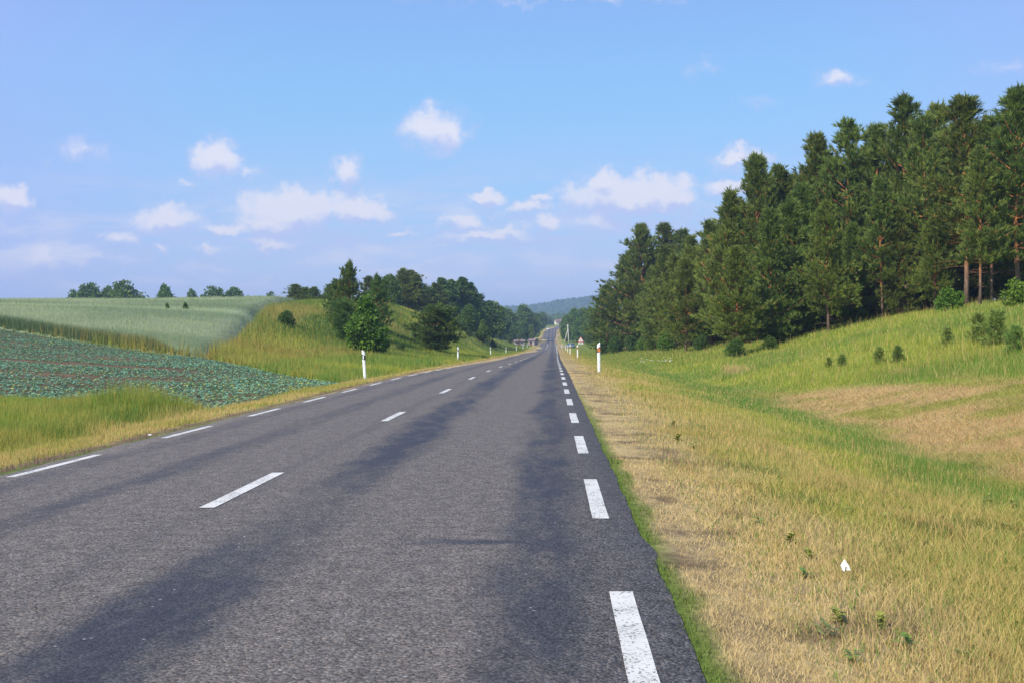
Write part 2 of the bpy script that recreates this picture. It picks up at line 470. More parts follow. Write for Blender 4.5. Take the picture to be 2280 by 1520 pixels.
def plant_tint(X, Y):
    """pigment of the ground cover, wherever it grows"""
    l, r = road_l(Y), road_r(Y)
    el, er = l - X, X - r
    n1 = fbm(X, Y, 1.7, 31); n2 = fbm(X, Y, 5.5, 57); n3 = fbm(X, Y * .35, 2.2, 77); nf = fbm(X, Y, .5, 91, 2)
    # right side ------------------------------------------------
    a = lerp(np.broadcast_to(STRAW, X.shape + (3,)), STRAW2, sstep(.35, .7, n1))
    a = lerp(a, PALE, sstep(2.0, .9, er + (n1 - .5) * 1.4) * .85)
    a = lerp(a, YGREEN, sstep(.34, .62, n2 + .25 * (n1 - .5)) * .85 * sstep(.9, 2.0, er))
    a = lerp(a, SOIL, sstep(.64, .74, nf) * sstep(2.2, .3, er) * .7)
    grn = lerp(np.broadcast_to(YGREEN, X.shape + (3,)), GREEN, sstep(.35, .6, n2))
    a = lerp(a, grn, sstep(2.2, 4.0, er + (n1 - .5) * 3.4) * (.7 + .2 * sstep(11, 22, Y)))
    gl = np.interp(Y, [12, 22], [3.4, 4.6])
    a = lerp(a, GREEN, sstep(gl, gl + 1, er + (n1 - .5)) * sstep(8.0, 6.6, er) * sstep(10, 16, Y) * .85)
    he = hay_edge(Y)
    hlo = np.interp(Y, [12, 22, 40], [5.3, 6.5, 7.3])
    hm = sstep(-.8, 1.0, er - hlo + (n1 - .5) * 2.4) * sstep(he + 1.2, he - 1.2, er + (n3 - .5) * 2.2) * sstep(54, 40, Y)
    hayc = lerp(np.broadcast_to(HAY, X.shape + (3,)), YGREEN * .8, sstep(.46, .62, .5 * n3 + .5 * fbm(X * .5, Y, 1.1, 79)) * .8)
    bank = lerp(np.broadcast_to(YGREEN, X.shape + (3,)), GREEN, sstep(.3, .7, n2) * .7)
    bank = lerp(bank, HAY, sstep(.64, .74, n3) * sstep(17, 9, er) * .8)
    a = lerp(a, bank, sstep(7.0, 8.2, er))
    a = lerp(a, hayc, hm)
    a = lerp(a, np.array((.40, .22, .075)), sstep(.60, .72, fbm(X, Y, 1.1, 141)) * sstep(.5, 1.2, er) * sstep(6, 4, er) * sstep(16, 9, Y) * .75)
    a = lerp(a, np.array((.13, .18, .04)), sstep(.62, .72, fbm(X, Y, .8, 151)) * sstep(.8, 1.5, er) * sstep(24, 12, Y) * .8)
    a = lerp(a, MOSS, sstep(.15, .04, er + (nf - .5) * .28) * sstep(40, 12, Y) * .9)
    far = sstep(60, 100, Y) * sstep(1.0, 3.0, er)
    a = lerp(a, (GREEN + YGREEN) * .5, far * .45 * (1 - sstep(3.5, 2, er)))
    a = lerp(a, lerp(np.broadcast_to(GREEN * .9, X.shape + (3,)), YGREEN * .8, n1), sstep(85, 130, Y) * sstep(3, 6, er) * .8)
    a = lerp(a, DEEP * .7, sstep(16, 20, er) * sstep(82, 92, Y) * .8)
    # left side -------------------------------------------------
    b = lerp(np.broadcast_to(STRAW, X.shape + (3,)), STRAW2, sstep(.35, .7, n1) * .7)
    b = lerp(b, YGREEN, sstep(.45, .7, n1) * .5 + .35 * sstep(.55, .25, el) * sstep(.1, .4, el))
    b = lerp(b, SOIL * 1.5, sstep(.5, .25, el + (nf - .5) * .35))
    lush = lerp(np.broadcast_to(YGREEN, X.shape + (3,)), GREEN, sstep(.3, .55, n2) * .9)
    lush = lerp(lush, GREEN * .8, sstep(3.6, 2.4, el) * sstep(30, 24, Y) * .7)
    lush = lerp(lush, np.array((.42, .36, .07)), sstep(.55, .8, n1) * .5)
    b = lerp(b, lush, sstep(1.7, 2.6, el + (n1 - .5) * .8))
    gold = sstep(52, 64, Y) * sstep(7, 12, el) * sstep(25, 21, el) * sstep(122, 80, Y)
    b = lerp(b, np.array((.40, .29, .075)), gold * (.35 + .5 * sstep(.4, .6, n2)))
    md = lerp(np.broadcast_to(YGREEN * 1.0, X.shape + (3,)), GREEN * .8, sstep(.30, .52, n2))
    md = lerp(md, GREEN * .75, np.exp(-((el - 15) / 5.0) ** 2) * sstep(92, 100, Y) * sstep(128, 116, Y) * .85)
    md = lerp(md, np.array((.40, .32, .10)), sstep(.5, .72, fbm(X, Y * .4, 7, 123)) * .75 * sstep(8, 13, el))
    b = lerp(b, md, sstep(82, 110, Y) * sstep(2.4, 4, el))
    rd = poly_dist(X, Y, RYE)
    b = lerp(b, np.array((.12, .18, .06)), sstep(2.5, 1.0, rd) * sstep(23, 27, el))
    crop = in_poly(X, Y, CROP)
    soil = FIELDSOIL * (.8 + .4 * fbm(X, Y, 3, 200))[..., None]
    b = np.where(crop[..., None], lerp(soil, np.array((.10, .14, .07)), .25 + 0 * X), b)
    b = np.where(in_poly(X, Y, RYE)[..., None], np.array((.16, .19, .09)), b)
    c = np.where((el > 0)[..., None], b, a)
    return np.clip(c, 0, 1)


# ------------------------------------------------------------------ materials
def attr_mat(name, trans=0.3, rough=0.7, objvar=0.0, gain=1.0, spec=0.25):
    m, t = new_mat(name)
    col = nd(t, 'ShaderNodeAttribute', None, attribute_name='tint').outputs['Color']
    if objvar:
        oi = nd(t, 'ShaderNodeObjectInfo')
        v = nd(t, 'ShaderNodeMapRange', {'Value': oi.outputs['Random'], 'To Min': 1 - objvar, 'To Max': 1 + objvar}).outputs[0]
        h = nd(t, 'ShaderNodeMapRange', {'Value': math_(t, 'FRACT', math_(t, 'MULTIPLY', oi.outputs['Random'], 7.31)), 'To Min': .485, 'To Max': .515}).outputs[0]
        col = nd(t, 'ShaderNodeHueSaturation', {'Hue': h, 'Value': v, 'Color': col}).outputs[0]
    if gain != 1.0:
        col = mixc(t, 1.0, col, (gain, gain, gain, 1), 'MULTIPLY')
    p = nd(t, 'ShaderNodeBsdfPrincipled', {'Base Color': col, 'Roughness': rough, 'Specular IOR Level': spec})
    sh = p.outputs[0]
    if trans:
        tr = nd(t, 'ShaderNodeBsdfTranslucent', {'Color': col})
        sh = nd(t, 'ShaderNodeMixShader', {0: trans, 1: sh, 2: tr.outputs[0]}).outputs[0]
    out(t, sh)
    return m


def plain_mat(name, col, rough=0.6, metal=0.0, nz=0.0, nscale=20.0, spec=0.5):
    m, t = new_mat(name)
    c = (*col, 1)
    if nz:
        tcn = nd(t, 'ShaderNodeTexCoord')
        n = noise(t, tcn.outputs['Object'], nscale, 5)
        f = ramp(t, n.outputs['Fac'], .3, .7, 1 - nz, 1 + nz * .4)
        cc = nd(t, 'ShaderNodeCombineColor', {0: f, 1: f, 2: f}).outputs[0]
        c = mixc(t, 1.0, c, cc, 'MULTIPLY')
    p = nd(t, 'ShaderNodeBsdfPrincipled', {'Base Color': c, 'Roughness': rough, 'Metallic': metal, 'Specular IOR Level': spec})
    out(t, p.outputs[0])
    return m


M_blade = attr_mat('grass_blades', .35, .65)
M_needle = attr_mat('pine_needles', .34, .55, .16)
M_leaf = attr_mat('tree_leaves', .3, .5, .14)
M_crop = attr_mat('crop_leaves', .2, .45)
M_rye = attr_mat('rye_stalks', .3, .7)

m, t = new_mat('meadow_soil')
tcn = nd(t, 'ShaderNodeTexCoord')
base = nd(t, 'ShaderNodeAttribute', None, attribute_name='tint').outputs['Color']
n1 = noise(t, tcn.outputs['Object'], 9.0, 6, .65)
n2 = noise(t, tcn.outputs['Object'], 1.4, 5, .6)
f = ramp(t, n1.outputs['Fac'], .3, .7, .62, 1.12)
f2 = ramp(t, n2.outputs['Fac'], .3, .7, .82, 1.12)
f = math_(t, 'MULTIPLY', f, f2)
base = mixc(t, 1.0, base, nd(t, 'ShaderNodeCombineColor', {0: f, 1: f, 2: f}).outputs[0], 'MULTIPLY')
bmp = nd(t, 'ShaderNodeBump', {'Strength': .7, 'Distance': .08, 'Height': n1.outputs['Fac']})
p = nd(t, 'ShaderNodeBsdfPrincipled', {'Base Color': base, 'Roughness': .9, 'Specular IOR Level': .1, 'Normal': bmp.outputs[0]})
out(t, p.outputs[0])
M_ground = m

# asphalt: gritty chippings, bled bitumen in the wheel tracks
m, t = new_mat('asphalt')
tcn = nd(t, 'ShaderNodeTexCoord')
ob = tcn.outputs['Object']
sx = nd(t, 'ShaderNodeSeparateXYZ', {0: ob})
long = nd(t, 'ShaderNodeVectorMath', {0: ob, 1: (1.0, .30, 1)}, operation='MULTIPLY').outputs[0]
nl = noise(t, long, 1.1, 6, .62, .5)
nm = noise(t, long, 4.2, 5, .65)
xw = math_(t, 'MULTIPLY_ADD', math_(t, 'SUBTRACT', nl.outputs['Fac'], .5), .9, sx.outputs[0])
trk = None
for cx, wd, st in ((-2.02, .55, 1.0), (-.12, .42, .9), (-4.35, .42, .62), (-5.75, .3, .5), (-2.95, .2, .25)):
    d = math_(t, 'ABSOLUTE', math_(t, 'SUBTRACT', xw, cx))
    k = math_(t, 'MULTIPLY', ramp(t, d, wd, wd * .25), st)
    trk = k if trk is None else math_(t, 'MAXIMUM', trk, k)
# one dark bleeding stripe right across the lane, and patches that come and go
dy = math_(t, 'ABSOLUTE', math_(t, 'SUBTRACT', math_(t, 'MULTIPLY_ADD', nm.outputs['Fac'], .35, sx.outputs[1]), 7.65))
stripe = math_(t, 'MULTIPLY', ramp(t, dy, .16, .03), math_(t, 'MULTIPLY', ramp(t, sx.outputs[0], -1.3, -.6), ramp(t, sx.outputs[0], .35, .0)))
pn = noise(t, nd(t, 'ShaderNodeVectorMath', {0: ob, 1: (.55, .16, 1)}, operation='MULTIPLY').outputs[0], 1.0, 4, .6)
amt = ramp(t, pn.outputs['Fac'], .32, .58, .35, 1.0)
bleed = math_(t, 'MULTIPLY', trk, amt)
bleed = math_(t, 'MULTIPLY', bleed, ramp(t, nm.outputs['Fac'], .28, .56, .45, 1.0))
bleed = math_(t, 'MAXIMUM', bleed, math_(t, 'MULTIPLY', stripe, .85), clamp=True)
gr = nd(t, 'ShaderNodeTexVoronoi', {'Vector': ob, 'Scale': 66.0, 'Randomness': 1.0})
gr2 = noise(t, ob, 60.0, 4, .75)
gcol = nd(t, 'ShaderNodeSeparateColor', {0: gr.outputs['Color']})
gv = math_(t, 'MULTIPLY_ADD', gcol.outputs[0], .75, .33)
gv = math_(t, 'MULTIPLY', gv, ramp(t, gr2.outputs['Fac'], .32, .68, .6, 1.5))
sc1 = noise(t, ob, 7.0, 4, .6)
gv = math_(t, 'MULTIPLY', gv, ramp(t, sc1.outputs['Fac'], .3, .7, .8, 1.15))
stone = mixc(t, ramp(t, gcol.outputs[1], .2, .9), (.18, .162, .144, 1), (.20, .164, .134, 1))
stone = mixc(t, 1.0, stone, nd(t, 'ShaderNodeCombineColor', {0: gv, 1: gv, 2: gv}).outputs[0], 'MULTIPLY')
tar = mixc(t, 1.0, (.043, .042, .048, 1), nd(t, 'ShaderNodeCombineColor', {0: gv, 1: gv, 2: gv}).outputs[0], 'MULTIPLY')
tar = mixc(t, .3, tar, (.036, .035, .042, 1))
colr = mixc(t, math_(t, 'MULTIPLY', bleed, .92), stone, tar)
fleck = math_(t, 'GREATER_THAN', gcol.outputs[2], .9985)
colr = mixc(t, math_(t, 'MULTIPLY', fleck, .5), colr, (.5, .48, .45, 1))
rgh = ramp(t, bleed, 0, 1, .82, .62)
hgt = math_(t, 'ADD', math_(t, 'MULTIPLY', gr.outputs['Distance'], -1.0), gr2.outputs['Fac'])
bmp = nd(t, 'ShaderNodeBump', {'Strength': .55, 'Distance': .012, 'Height': hgt})
p = nd(t, 'ShaderNodeBsdfPrincipled', {'Base Color': colr, 'Roughness': rgh, 'Specular IOR Level': .35, 'Normal': bmp.outputs[0]})
out(t, p.outputs[0])
M_road = m

m, t = new_mat('worn_road_paint')
tcn = nd(t, 'ShaderNodeTexCoord')
ob = tcn.outputs['Object']
n1 = noise(t, ob, 55.0, 4, .7)
n2 = noise(t, ob, 3.0, 3, .6)
wear = math_(t, 'MULTIPLY_ADD', n2.outputs['Fac'], .25, n1.outputs['Fac'])
wear = ramp(t, wear, .67, .73)
pc = mixc(t, ramp(t, n2.outputs['Fac'], .35, .7), (.68, .655, .59, 1), (.57, .55, .48, 1))
pc = mixc(t, wear, pc, (.12, .115, .11, 1))
bmp = nd(t, 'ShaderNodeBump', {'Strength': .3, 'Distance': .005, 'Height': n1.outputs['Fac']})
p = nd(t, 'ShaderNodeBsdfPrincipled', {'Base Color': pc, 'Roughness': .6, 'Normal': bmp.outputs[0]})
out(t, p.outputs[0])
M_paint = m


def bark(name, lo, hi, orange=None, z0=0, z1=1):
    m, t = new_mat(name)
    tcn = nd(t, 'ShaderNodeTexCoord')
    v = nd(t, 'ShaderNodeVectorMath', {0: tcn.outputs['Object'], 1: (1, 1, .25)}, operation='MULTIPLY').outputs[0]
    n = noise(t, v, 9.0, 5, .65)
    c = mixc(t, ramp(t, n.outputs['Fac'], .35, .65), (*lo, 1), (*hi, 1))
    if orange:
        z = nd(t, 'ShaderNodeSeparateXYZ', {0: tcn.outputs['Object']}).outputs[2]
        o2 = mixc(t, ramp(t, n.outputs['Fac'], .3, .65), (*[q * .6 for q in orange], 1), (*orange, 1))
        c = mixc(t, ramp(t, z, z0, z1), c, o2)
    b = nd(t, 'ShaderNodeBump', {'Strength': .7, 'Distance': .03, 'Height': n.outputs['Fac']})
    p = nd(t, 'ShaderNodeBsdfPrincipled', {'Base Color': c, 'Roughness': .9, 'Specular IOR Level': .1, 'Normal': b.outputs[0]})
    out(t, p.outputs[0])
    return m


M_pinebark = bark('pine_bark', (.10, .07, .055), (.22, .15, .11), (.48, .20, .08), 1.5, 5.0)
M_bark = bark('tree_bark', (.06, .05, .04), (.15, .125, .10))

# ------------------------------------------------------------------ ground sheet
ys = np.concatenate([np.arange(-8, 2, 1.0), np.arange(2, 36, .22), np.arange(36, 90, .5), np.arange(90, 220, 1.6), np.arange(220, 420, 5),
                     np.arange(420, 1000, 12), np.geomspace(1000, 5000, 40)])
ec = np.concatenate([np.arange(0, 2, .16), np.arange(2, 16, .35), np.arange(16, 50, 1.0), np.arange(50, 150, 4), np.geomspace(150, 3500, 32)])
ncol = len(ec)
YY = np.repeat(ys[:, None], ncol * 2 + 4, 1)
XX = np.empty_like(YY)
XX[:, :ncol] = road_l(ys)[:, None] - ec[::-1][None, :]
XX[:, ncol + 4:] = road_r(ys)[:, None] + ec[None, :]
XX[:, ncol] = road_l(ys) + .35; XX[:, ncol + 1] = road_l(ys) + 2.2
XX[:, ncol + 2] = road_r(ys) - 2.2; XX[:, ncol + 3] = road_r(ys) - .35
ZZ = ground_z(XX, YY)
tint = plant_tint(XX, YY)
nr, nc = XX.shape
idx = np.arange(nr * nc).reshape(nr, nc)
Q = np.stack([idx[:-1, :-1], idx[:-1, 1:], idx[1:, 1:], idx[1:, :-1]], -1).reshape(-1, 4)
nfz = fbm(XX, YY, .45, 95, 3)
erz = XX - road_r(YY)
tint = lerp(tint, SOIL * 1.15, sstep(.42, .62, nfz) * sstep(0, .2, erz) * sstep(3.0, .8, erz) * .5)
ground = link('ground', mesh_np('ground', np.stack([XX, YY, ZZ], -1).reshape(-1, 3), Q, M_ground, tint.reshape(-1, 3) * .82, True))
tag(ground, kind='structure')

# ------------------------------------------------------------------ road
ry = np.concatenate([np.arange(-8, 3, .5), np.arange(3, 24, .09), np.arange(24, 60, .5), np.arange(60, 300, 2), np.arange(300, 1000, 5)])
tt = np.array([0, .004, .1, .25, .417, .5, .7, .85, .996, 1.0])


def surf_z(x, y):
    """top of the asphalt, with the left lane falling gently to its edge"""
    l, r = road_l(y), road_r(y)
    s = np.clip((x - l) / (r - l), 0, 1)
    return road_z(y) - .10 * sstep(.5, 0, s) ** .8 - .012 * sstep(.8, 1, s)


lj = road_l(ry) + (fbm(ry, ry * 0, .9, 301) - .5) * .16
rj = road_r(ry) + (fbm(ry, ry * 0 + 5, .5, 307) - .5) * .055 + .05 * np.exp(-((ry - 7.15) / .28) ** 2)
X = lj[:, None] + (rj - lj)[:, None] * tt[None, :]
Y = np.repeat(ry[:, None], len(tt), 1)
Z = surf_z(X, Y)
Z[:, 0] -= .07; Z[:, -1] -= .07
idx = np.arange(X.size).reshape(X.shape)
Q = np.stack([idx[:-1, :-1], idx[:-1, 1:], idx[1:, 1:], idx[1:, :-1]], -1).reshape(-1, 4)
tag(link('road', mesh_np('road', np.stack([X, Y, Z], -1).reshape(-1, 3), Q, M_road, None, False)), kind='structure')


def strips(name, xfun, spans, width):
    V = []; F = []
    for y0, y1 in spans:
        n = max(2, int((y1 - y0) / .4) + 1) if y0 < 60 else max(2, int((y1 - y0) / 2) + 1)
        yv = np.linspace(y0, y1, n)
        xc = xfun(yv)
        jl = (fbm(yv, yv * 0, .3, 411) - .5) * .012
        for s in (-.5, .5):
            pass
        k = len(V)
        for y_, x_, j_ in zip(yv, xc, jl):
            for s in (-.5, .5):
                xx = x_ + s * width + j_
                V.append((xx, y_, float(surf_z(np.array(xx), np.array(y_))) + .005))
        for i in range(n - 1):
            a = k + 2 * i
            F.append((a, a + 1, a + 3, a + 2))
    return tag(link(name, mesh_np(name, np.array(V), np.array(F), M_paint)), kind='structure')


P_, D_ = 4.81, 2.37
rx = lambda y: road_r(y) - .29
lx = lambda y: road_l(y) + .27
cx_ = lambda y: np.where(y < 60, -2.94, (rx(y) + lx(y)) / 2)
cx_ = lambda y: (rx(y) + lx(y)) / 2 - .055 * sstep(80, 40, y)
strips('right_edge_line_marking', rx, [(3.654 + i * P_, 3.654 + i * P_ + D_) for i in range(-2, 34)] + [(168, 470)], .13)
strips('left_edge_line_marking', lx, [(11.963 + i * P_, 11.963 + i * P_ + D_) for i in range(-3, 46)], .12)
strips('centre_line_marking', cx_, [(9.04 + i * 9.62, 9.04 + i * 9.62 + 2.4) for i in range(-1, 26)] + [(268, 430)], .135)

# ------------------------------------------------------------------ blades of grass
rng = np.random.default_rng(7)


def blades(name, X, Y, h, w, col, lean=.35, segs=1, z0=0.0, mat=None, seed=1, tipc=None):
    r = np.random.default_rng(seed)
    n = len(X)
    Z = ground_z(X, Y) - .02 + z0
    B = np.stack([X, Y, Z], -1)
    az = r.uniform(0, 2 * np.pi, n)
    ln = np.abs(r.normal(0, lean, n)) if np.isscalar(lean) else lean * r.uniform(.7, 1.2, n)
    d = np.stack([np.cos(az) * np.sin(ln), np.sin(az) * np.sin(ln), np.cos(ln)], -1)
    sa = r.uniform(0, np.pi, n)
    side = np.stack([np.cos(sa), np.sin(sa) * .6, 0 * sa], -1)
    hh = h[:, None]; ww = w[:, None] * .5
    col = np.clip(col * r.uniform(.78, 1.2, n)[:, None], 0, .9)
    if segs == 1:
        V = np.stack([B - side * ww, B + side * ww, B + d * hh], 1).reshape(-1, 3)
        T = np.arange(3 * n).reshape(-1, 3)
        cc = np.repeat(col, 3, 0)
        if tipc is not None: cc[2::3] = tipc
    else:
        bend = np.stack([np.cos(az), np.sin(az), -.25 + 0 * az], -1) * (hh * r.uniform(.05, .35, n)[:, None])
        Md = B + d * hh * .55
        V = np.stack([B - side * ww, B + side * ww, Md - side * ww * .75, Md + side * ww * .75, B + d * hh + bend], 1).reshape(-1, 3)
        k = (np.arange(n) * 5)[:, None]
        T = np.concatenate([k + np.array([[0, 1, 3]]), k + np.array([[0, 3, 2]]), k + np.array([[2, 3, 4]])], 0)
        cc = np.repeat(col, 5, 0)
    return V, T, cc


def merge(parts):
    V = []; T = []; Cc = []; k = 0
    for v, t_, c in parts:
        V.append(v); T.append(t_ + k); Cc.append(c); k += len(v)
    return np.concatenate(V), np.concatenate(T), np.concatenate(Cc)


def wedge(n, y0, y1, side, power=1.0, emax=60.0, r=rng):
    u = r.uniform(0, 1, n)
    Y = y0 * (y1 / y0) ** u if power == 1 else (y0 ** (1 - power) + u * (y1 ** (1 - power) - y0 ** (1 - power))) ** (1 / (1 - power))
    if side > 0:
        lim = np.minimum(.50 * Y + 1.5, emax + road_r(Y))
        X = road_r(Y) - .03 + (lim - road_r(Y) + .03) * r.uniform(0, 1, n)
        ok = lim > road_r(Y)
    else:
        lim = np.maximum(-.60 * Y - 1.5, road_l(Y) - emax)
        X = road_l(Y) + (lim - road_l(Y)) * r.uniform(0, 1, n)
        ok = lim < road_l(Y)
    return X[ok], Y[ok]


def pix(Y, k=.00062, lo=.0035, hi=.06):
    return np.clip(lo + k * Y, lo, hi)


# right verge, ditch and bank
parts = []
for n, y0, y1, segs, sd in ((260000, 3.2, 13, 3, 11), (240000, 11, 45, 1, 12), (250000, 40, 300, 1, 13)):
    X, Y = wedge(n, y0, y1, 1, 1.0 if y0 > 10 else .8, 34)
    er = X - road_r(Y)
    n1 = fbm(X, Y, .8, 501); n2 = fbm(X, Y, 3.0, 503)
    keep = rng.uniform(0, 1, len(X)) < np.where(er < .10, .5, np.where(er < 2.5, .5 + 1.0 * sstep(.35, .62, n1), 1.0))
    keep &= ~((np.abs(Y - 7.15) < .3) & (er < .17))
    X, Y, er, n1, n2 = X[keep], Y[keep], er[keep], n1[keep], n2[keep]
    he = hay_edge(Y)
    h = .045 + .06 * sstep(.1, 1.4, er) + .10 * n2 * sstep(.5, 3, er)
    h = np.where(er > 3.0, (.07 + .09 * n2) * (1 + .9 * sstep(14, 6, Y)), h)
    tall = sstep(he + .2, he + 2.2, er) * (er > 7)
    h = h + tall * (.12 + .24 * n2)
    h = np.where(er < .2, .03 + .05 * rng.uniform(0, 1, len(h)), h)
    h = h * rng.uniform(.4, 1.1, len(h))
    hay = (er > np.interp(Y, [12, 22, 40], [5.6, 6.7, 7.3])) & (er < he) & (Y < 50) & (rng.uniform(0, 1, len(h)) < .6)
    stalk = (rng.uniform(0, 1, len(h)) < .035) & (er > .6)
    h = np.where(stalk, h * 1.9 + .05, h)
    lean = np.where(hay, 1.32, np.abs(rng.normal(0, .42, len(h))))
    h = np.where(hay, .30, h)
    c = plant_tint(X, Y)
    mixg = rng.uniform(0, 1, len(X))
    c = np.where((mixg < np.where(er > 1.6, .20, .14))[:, None] & (er > .5)[:, None] & ~hay[:, None], GREEN * 1.1, c)
    c = np.where(((mixg > np.where(er > 5, .9, .8)) & (er > .35))[:, None], STRAW * 1.05, c)
    c = np.where(stalk[:, None], STRAW * np.array((1.0, .95, .9)), c)
    w = pix(Y, .00062, .0026) * np.where(stalk, .6, 1.0) * np.where(hay, .8, 1.0)
    parts.append(blades('g', X, Y, h, w, c, lean, segs, seed=sd))
V, T, c = merge(parts)
tag(link('verge_grass', mesh_np('verge_grass', V, T, M_blade, c)), 'dry straw and green grass covering the right verge, ditch and bank', 'grass', kind='stuff')

# left verge, weedy strip, mound
parts = []
for n, y0, y1, segs, sd in ((210000, 7, 42, 1, 21), (250000, 30, 170, 1, 22), (50000, 120, 420, 1, 23)):
    X, Y = wedge(n, y0, y1, -1, 1.0, 45 if y0 < 100 else 30)
    el = road_l(Y) - X
    keep = ~in_poly(X, Y, CROP) & ~in_poly(X, Y, RYE)
    keep &= rng.uniform(0, 1, len(X)) < np.where(el < .45, .12, np.where(el < 1.9, .75, 1))
    X, Y, el = X[keep], Y[keep], el[keep]
    n1 = fbm(X, Y, .9, 601); n2 = fbm(X, Y, 3.4, 603)
    strip = sstep(1.8, 2.8, el + (n2 - .5) * .7)
    h = .06 + .08 * n1 + strip * np.where(Y < 34, .09 + .24 * n2 * sstep(40, 20, Y), .22 + .30 * n2)
    lump = np.exp(-((X + 10.4) / 1.2) ** 2 - ((Y - 26.4) / 1.6) ** 2) + .5 * np.exp(-((X + 8.9) / .8) ** 2 - ((Y - 24.5) / 1.2) ** 2)
    h = h + .55 * sstep(4.0, .5, poly_dist(X, Y, RYE)) * (el < 25)
    h = (h + .45 * lump) * rng.uniform(.55, 1.25, len(h))
    c = plant_tint(X, Y)
    c = lerp(c, np.array((.17, .25, .03)), np.clip(lump * 1.2, 0, .8))
    mg = rng.uniform(0, 1, len(X))
    c = np.where(((mg < .12) & (el > 2))[:, None], np.array((.42, .33, .06)), c)
    c = np.where((mg > .88)[:, None], GREEN * 1.2, c)
    tipc = lerp(c, np.array((.56, .44, .10)), np.clip(strip * (Y < 60) * sstep(.42, .66, n1 + .3 * (n2 - .5)) * .55, 0, 1))
    parts.append(blades('g', X, Y, h, pix(Y), c, np.abs(rng.normal(0, .36, len(h))), segs, seed=sd, tipc=tipc))
V, T, c = merge(parts)
tag(link('meadow_grass', mesh_np('meadow_grass', V, T, M_blade, c)), 'yellow green meadow grass on the left verge and grassy mound', 'grass', kind='stuff')

# ------------------------------------------------------------------ the leafy blue-green crop
gx, gy = np.meshgrid(np.arange(-62, -7, .19), np.arange(26, 96, .21))
X = (gx + rng.normal(0, .06, gx.shape)).ravel(); Y = (gy + rng.normal(0, .09, gx.shape)).ravel()
ok = in_poly(X, Y, CROP) & (poly_dist(X, Y, CROP) > .15) & (X > -.60 * Y - 2)
X, Y = X[ok], Y[ok]
bare = fbm(X * .55, Y, 3.6, 711)
tram = np.abs(Y - (50.5 - .10 * (X + 20) + .008 * (X + 20) ** 2)); tram2 = np.abs(Y - (43 - .12 * (X + 20)))
gap = (sstep(.58, .66, bare) * .55 + .97 * sstep(1.9, 1.0, tram + bare) * (X < -13) + .85 * sstep(1.3, .6, tram2 + .6 * bare) * (X < -13)) * sstep(2.0, 6.0, poly_dist(X, Y, CROP))
ok = rng.uniform(0, 1, len(X)) > gap
X, Y = X[ok], Y[ok]
Z = ground_z(X, Y)
NL = 5
n = len(X)
size = .105 * rng.uniform(.7, 1.25, n) * (.85 + .4 * fbm(X, Y, 6, 720))
Vp = []; Cp = []
for k in range(NL):
    az = rng.uniform(0, 2 * np.pi, n); el_ = rng.uniform(.05, .75, n)
    d = np.stack([np.cos(az) * np.cos(el_), np.sin(az) * np.cos(el_), np.sin(el_)], -1)
    s = np.stack([-np.sin(az), np.cos(az), 0 * az], -1)
    B = np.stack([X, Y, Z + .03], -1)
    L = (size * rng.uniform(.7, 1.2, n))[:, None]
    mid = B + d * L * .55
    tip = B + d * L + np.stack([0 * az, 0 * az, -.25 * L[:, 0]], -1)
    Vp.append(np.stack([B, mid + s * L * .33, tip, mid - s * L * .33], 1))
    cc = np.array((.19, .375, .235)) * rng.uniform(.78, 1.2, n)[:, None]
    cc = np.where((rng.uniform(0, 1, n) < .10 + .12 * sstep(-18, -9, X))[:, None], np.array((.42, .47, .10)), cc)
    Cp.append(np.repeat(cc[:, None, :], 4, 1))
V = np.concatenate(Vp).reshape(-1, 3); cc = np.concatenate(Cp).reshape(-1, 3)
k = (np.arange(len(V) // 4) * 4)[:, None]
T = np.concatenate([k + np.array([[0, 1, 2]]), k + np.array([[0, 2, 3]])], 0)
tag(link('leaf_crop', mesh_np('leaf_crop', V, T, M_crop, cc)), 'low bluish green leafy crop growing over brown soil on the left', 'crop', kind='stuff')

# ------------------------------------------------------------------ rye
def rye_h(X, Y):
    """height of the standing crop, lower along the drill tracks"""
    d = poly_dist(X, Y, RYE)
    t1 = np.abs(Y - (104 + .10 * (X + 60) + .0035 * (X + 60) ** 2)); t2 = np.abs(Y - (124 + .05 * (X + 60)))
    h = 1.0 * sstep(-.2, 1.1, d) * (.93 + .14 * fbm(X, Y, 4, 801))
    return h * (1 - .45 * sstep(1.2, .5, t1) - .4 * sstep(1.2, .5, t2))


gx, gy = np.meshgrid(np.arange(-150, -18, .62), np.arange(60, 235, .70))
H = rye_h(gx, gy) * in_poly(gx, gy, RYE)
Zt = ground_z(gx, gy) + H * .86 - .04 + (vn(gx, gy, .7, 803) - .5) * .12 * (H > .2)
idx = np.arange(gx.size).reshape(gx.shape)
Q = np.stack([idx[:-1, :-1], idx[:-1, 1:], idx[1:, 1:], idx[1:, :-1]], -1).reshape(-1, 4)
hq = (H.ravel()[Q] > .02).any(1) & (gx.ravel()[Q][:, 0] > -.62 * gy.ravel()[Q][:, 0] - 4)
Q = Q[hq]
used, inv = np.unique(Q, return_inverse=True)
Vc = np.stack([gx, gy, Zt], -1).reshape(-1, 3)[used]
Qc = inv.reshape(Q.shape)
Tc = np.concatenate([Qc[:, [0, 1, 2]], Qc[:, [0, 2, 3]]], 0)
RYC = np.array((.35, .41, .225)); RYD = np.array((.235, .315, .165))
cc = lerp(np.broadcast_to(RYC, Vc.shape), RYD, sstep(.35, .7, fbm(Vc[:, 0], Vc[:, 1], 9, 811)))
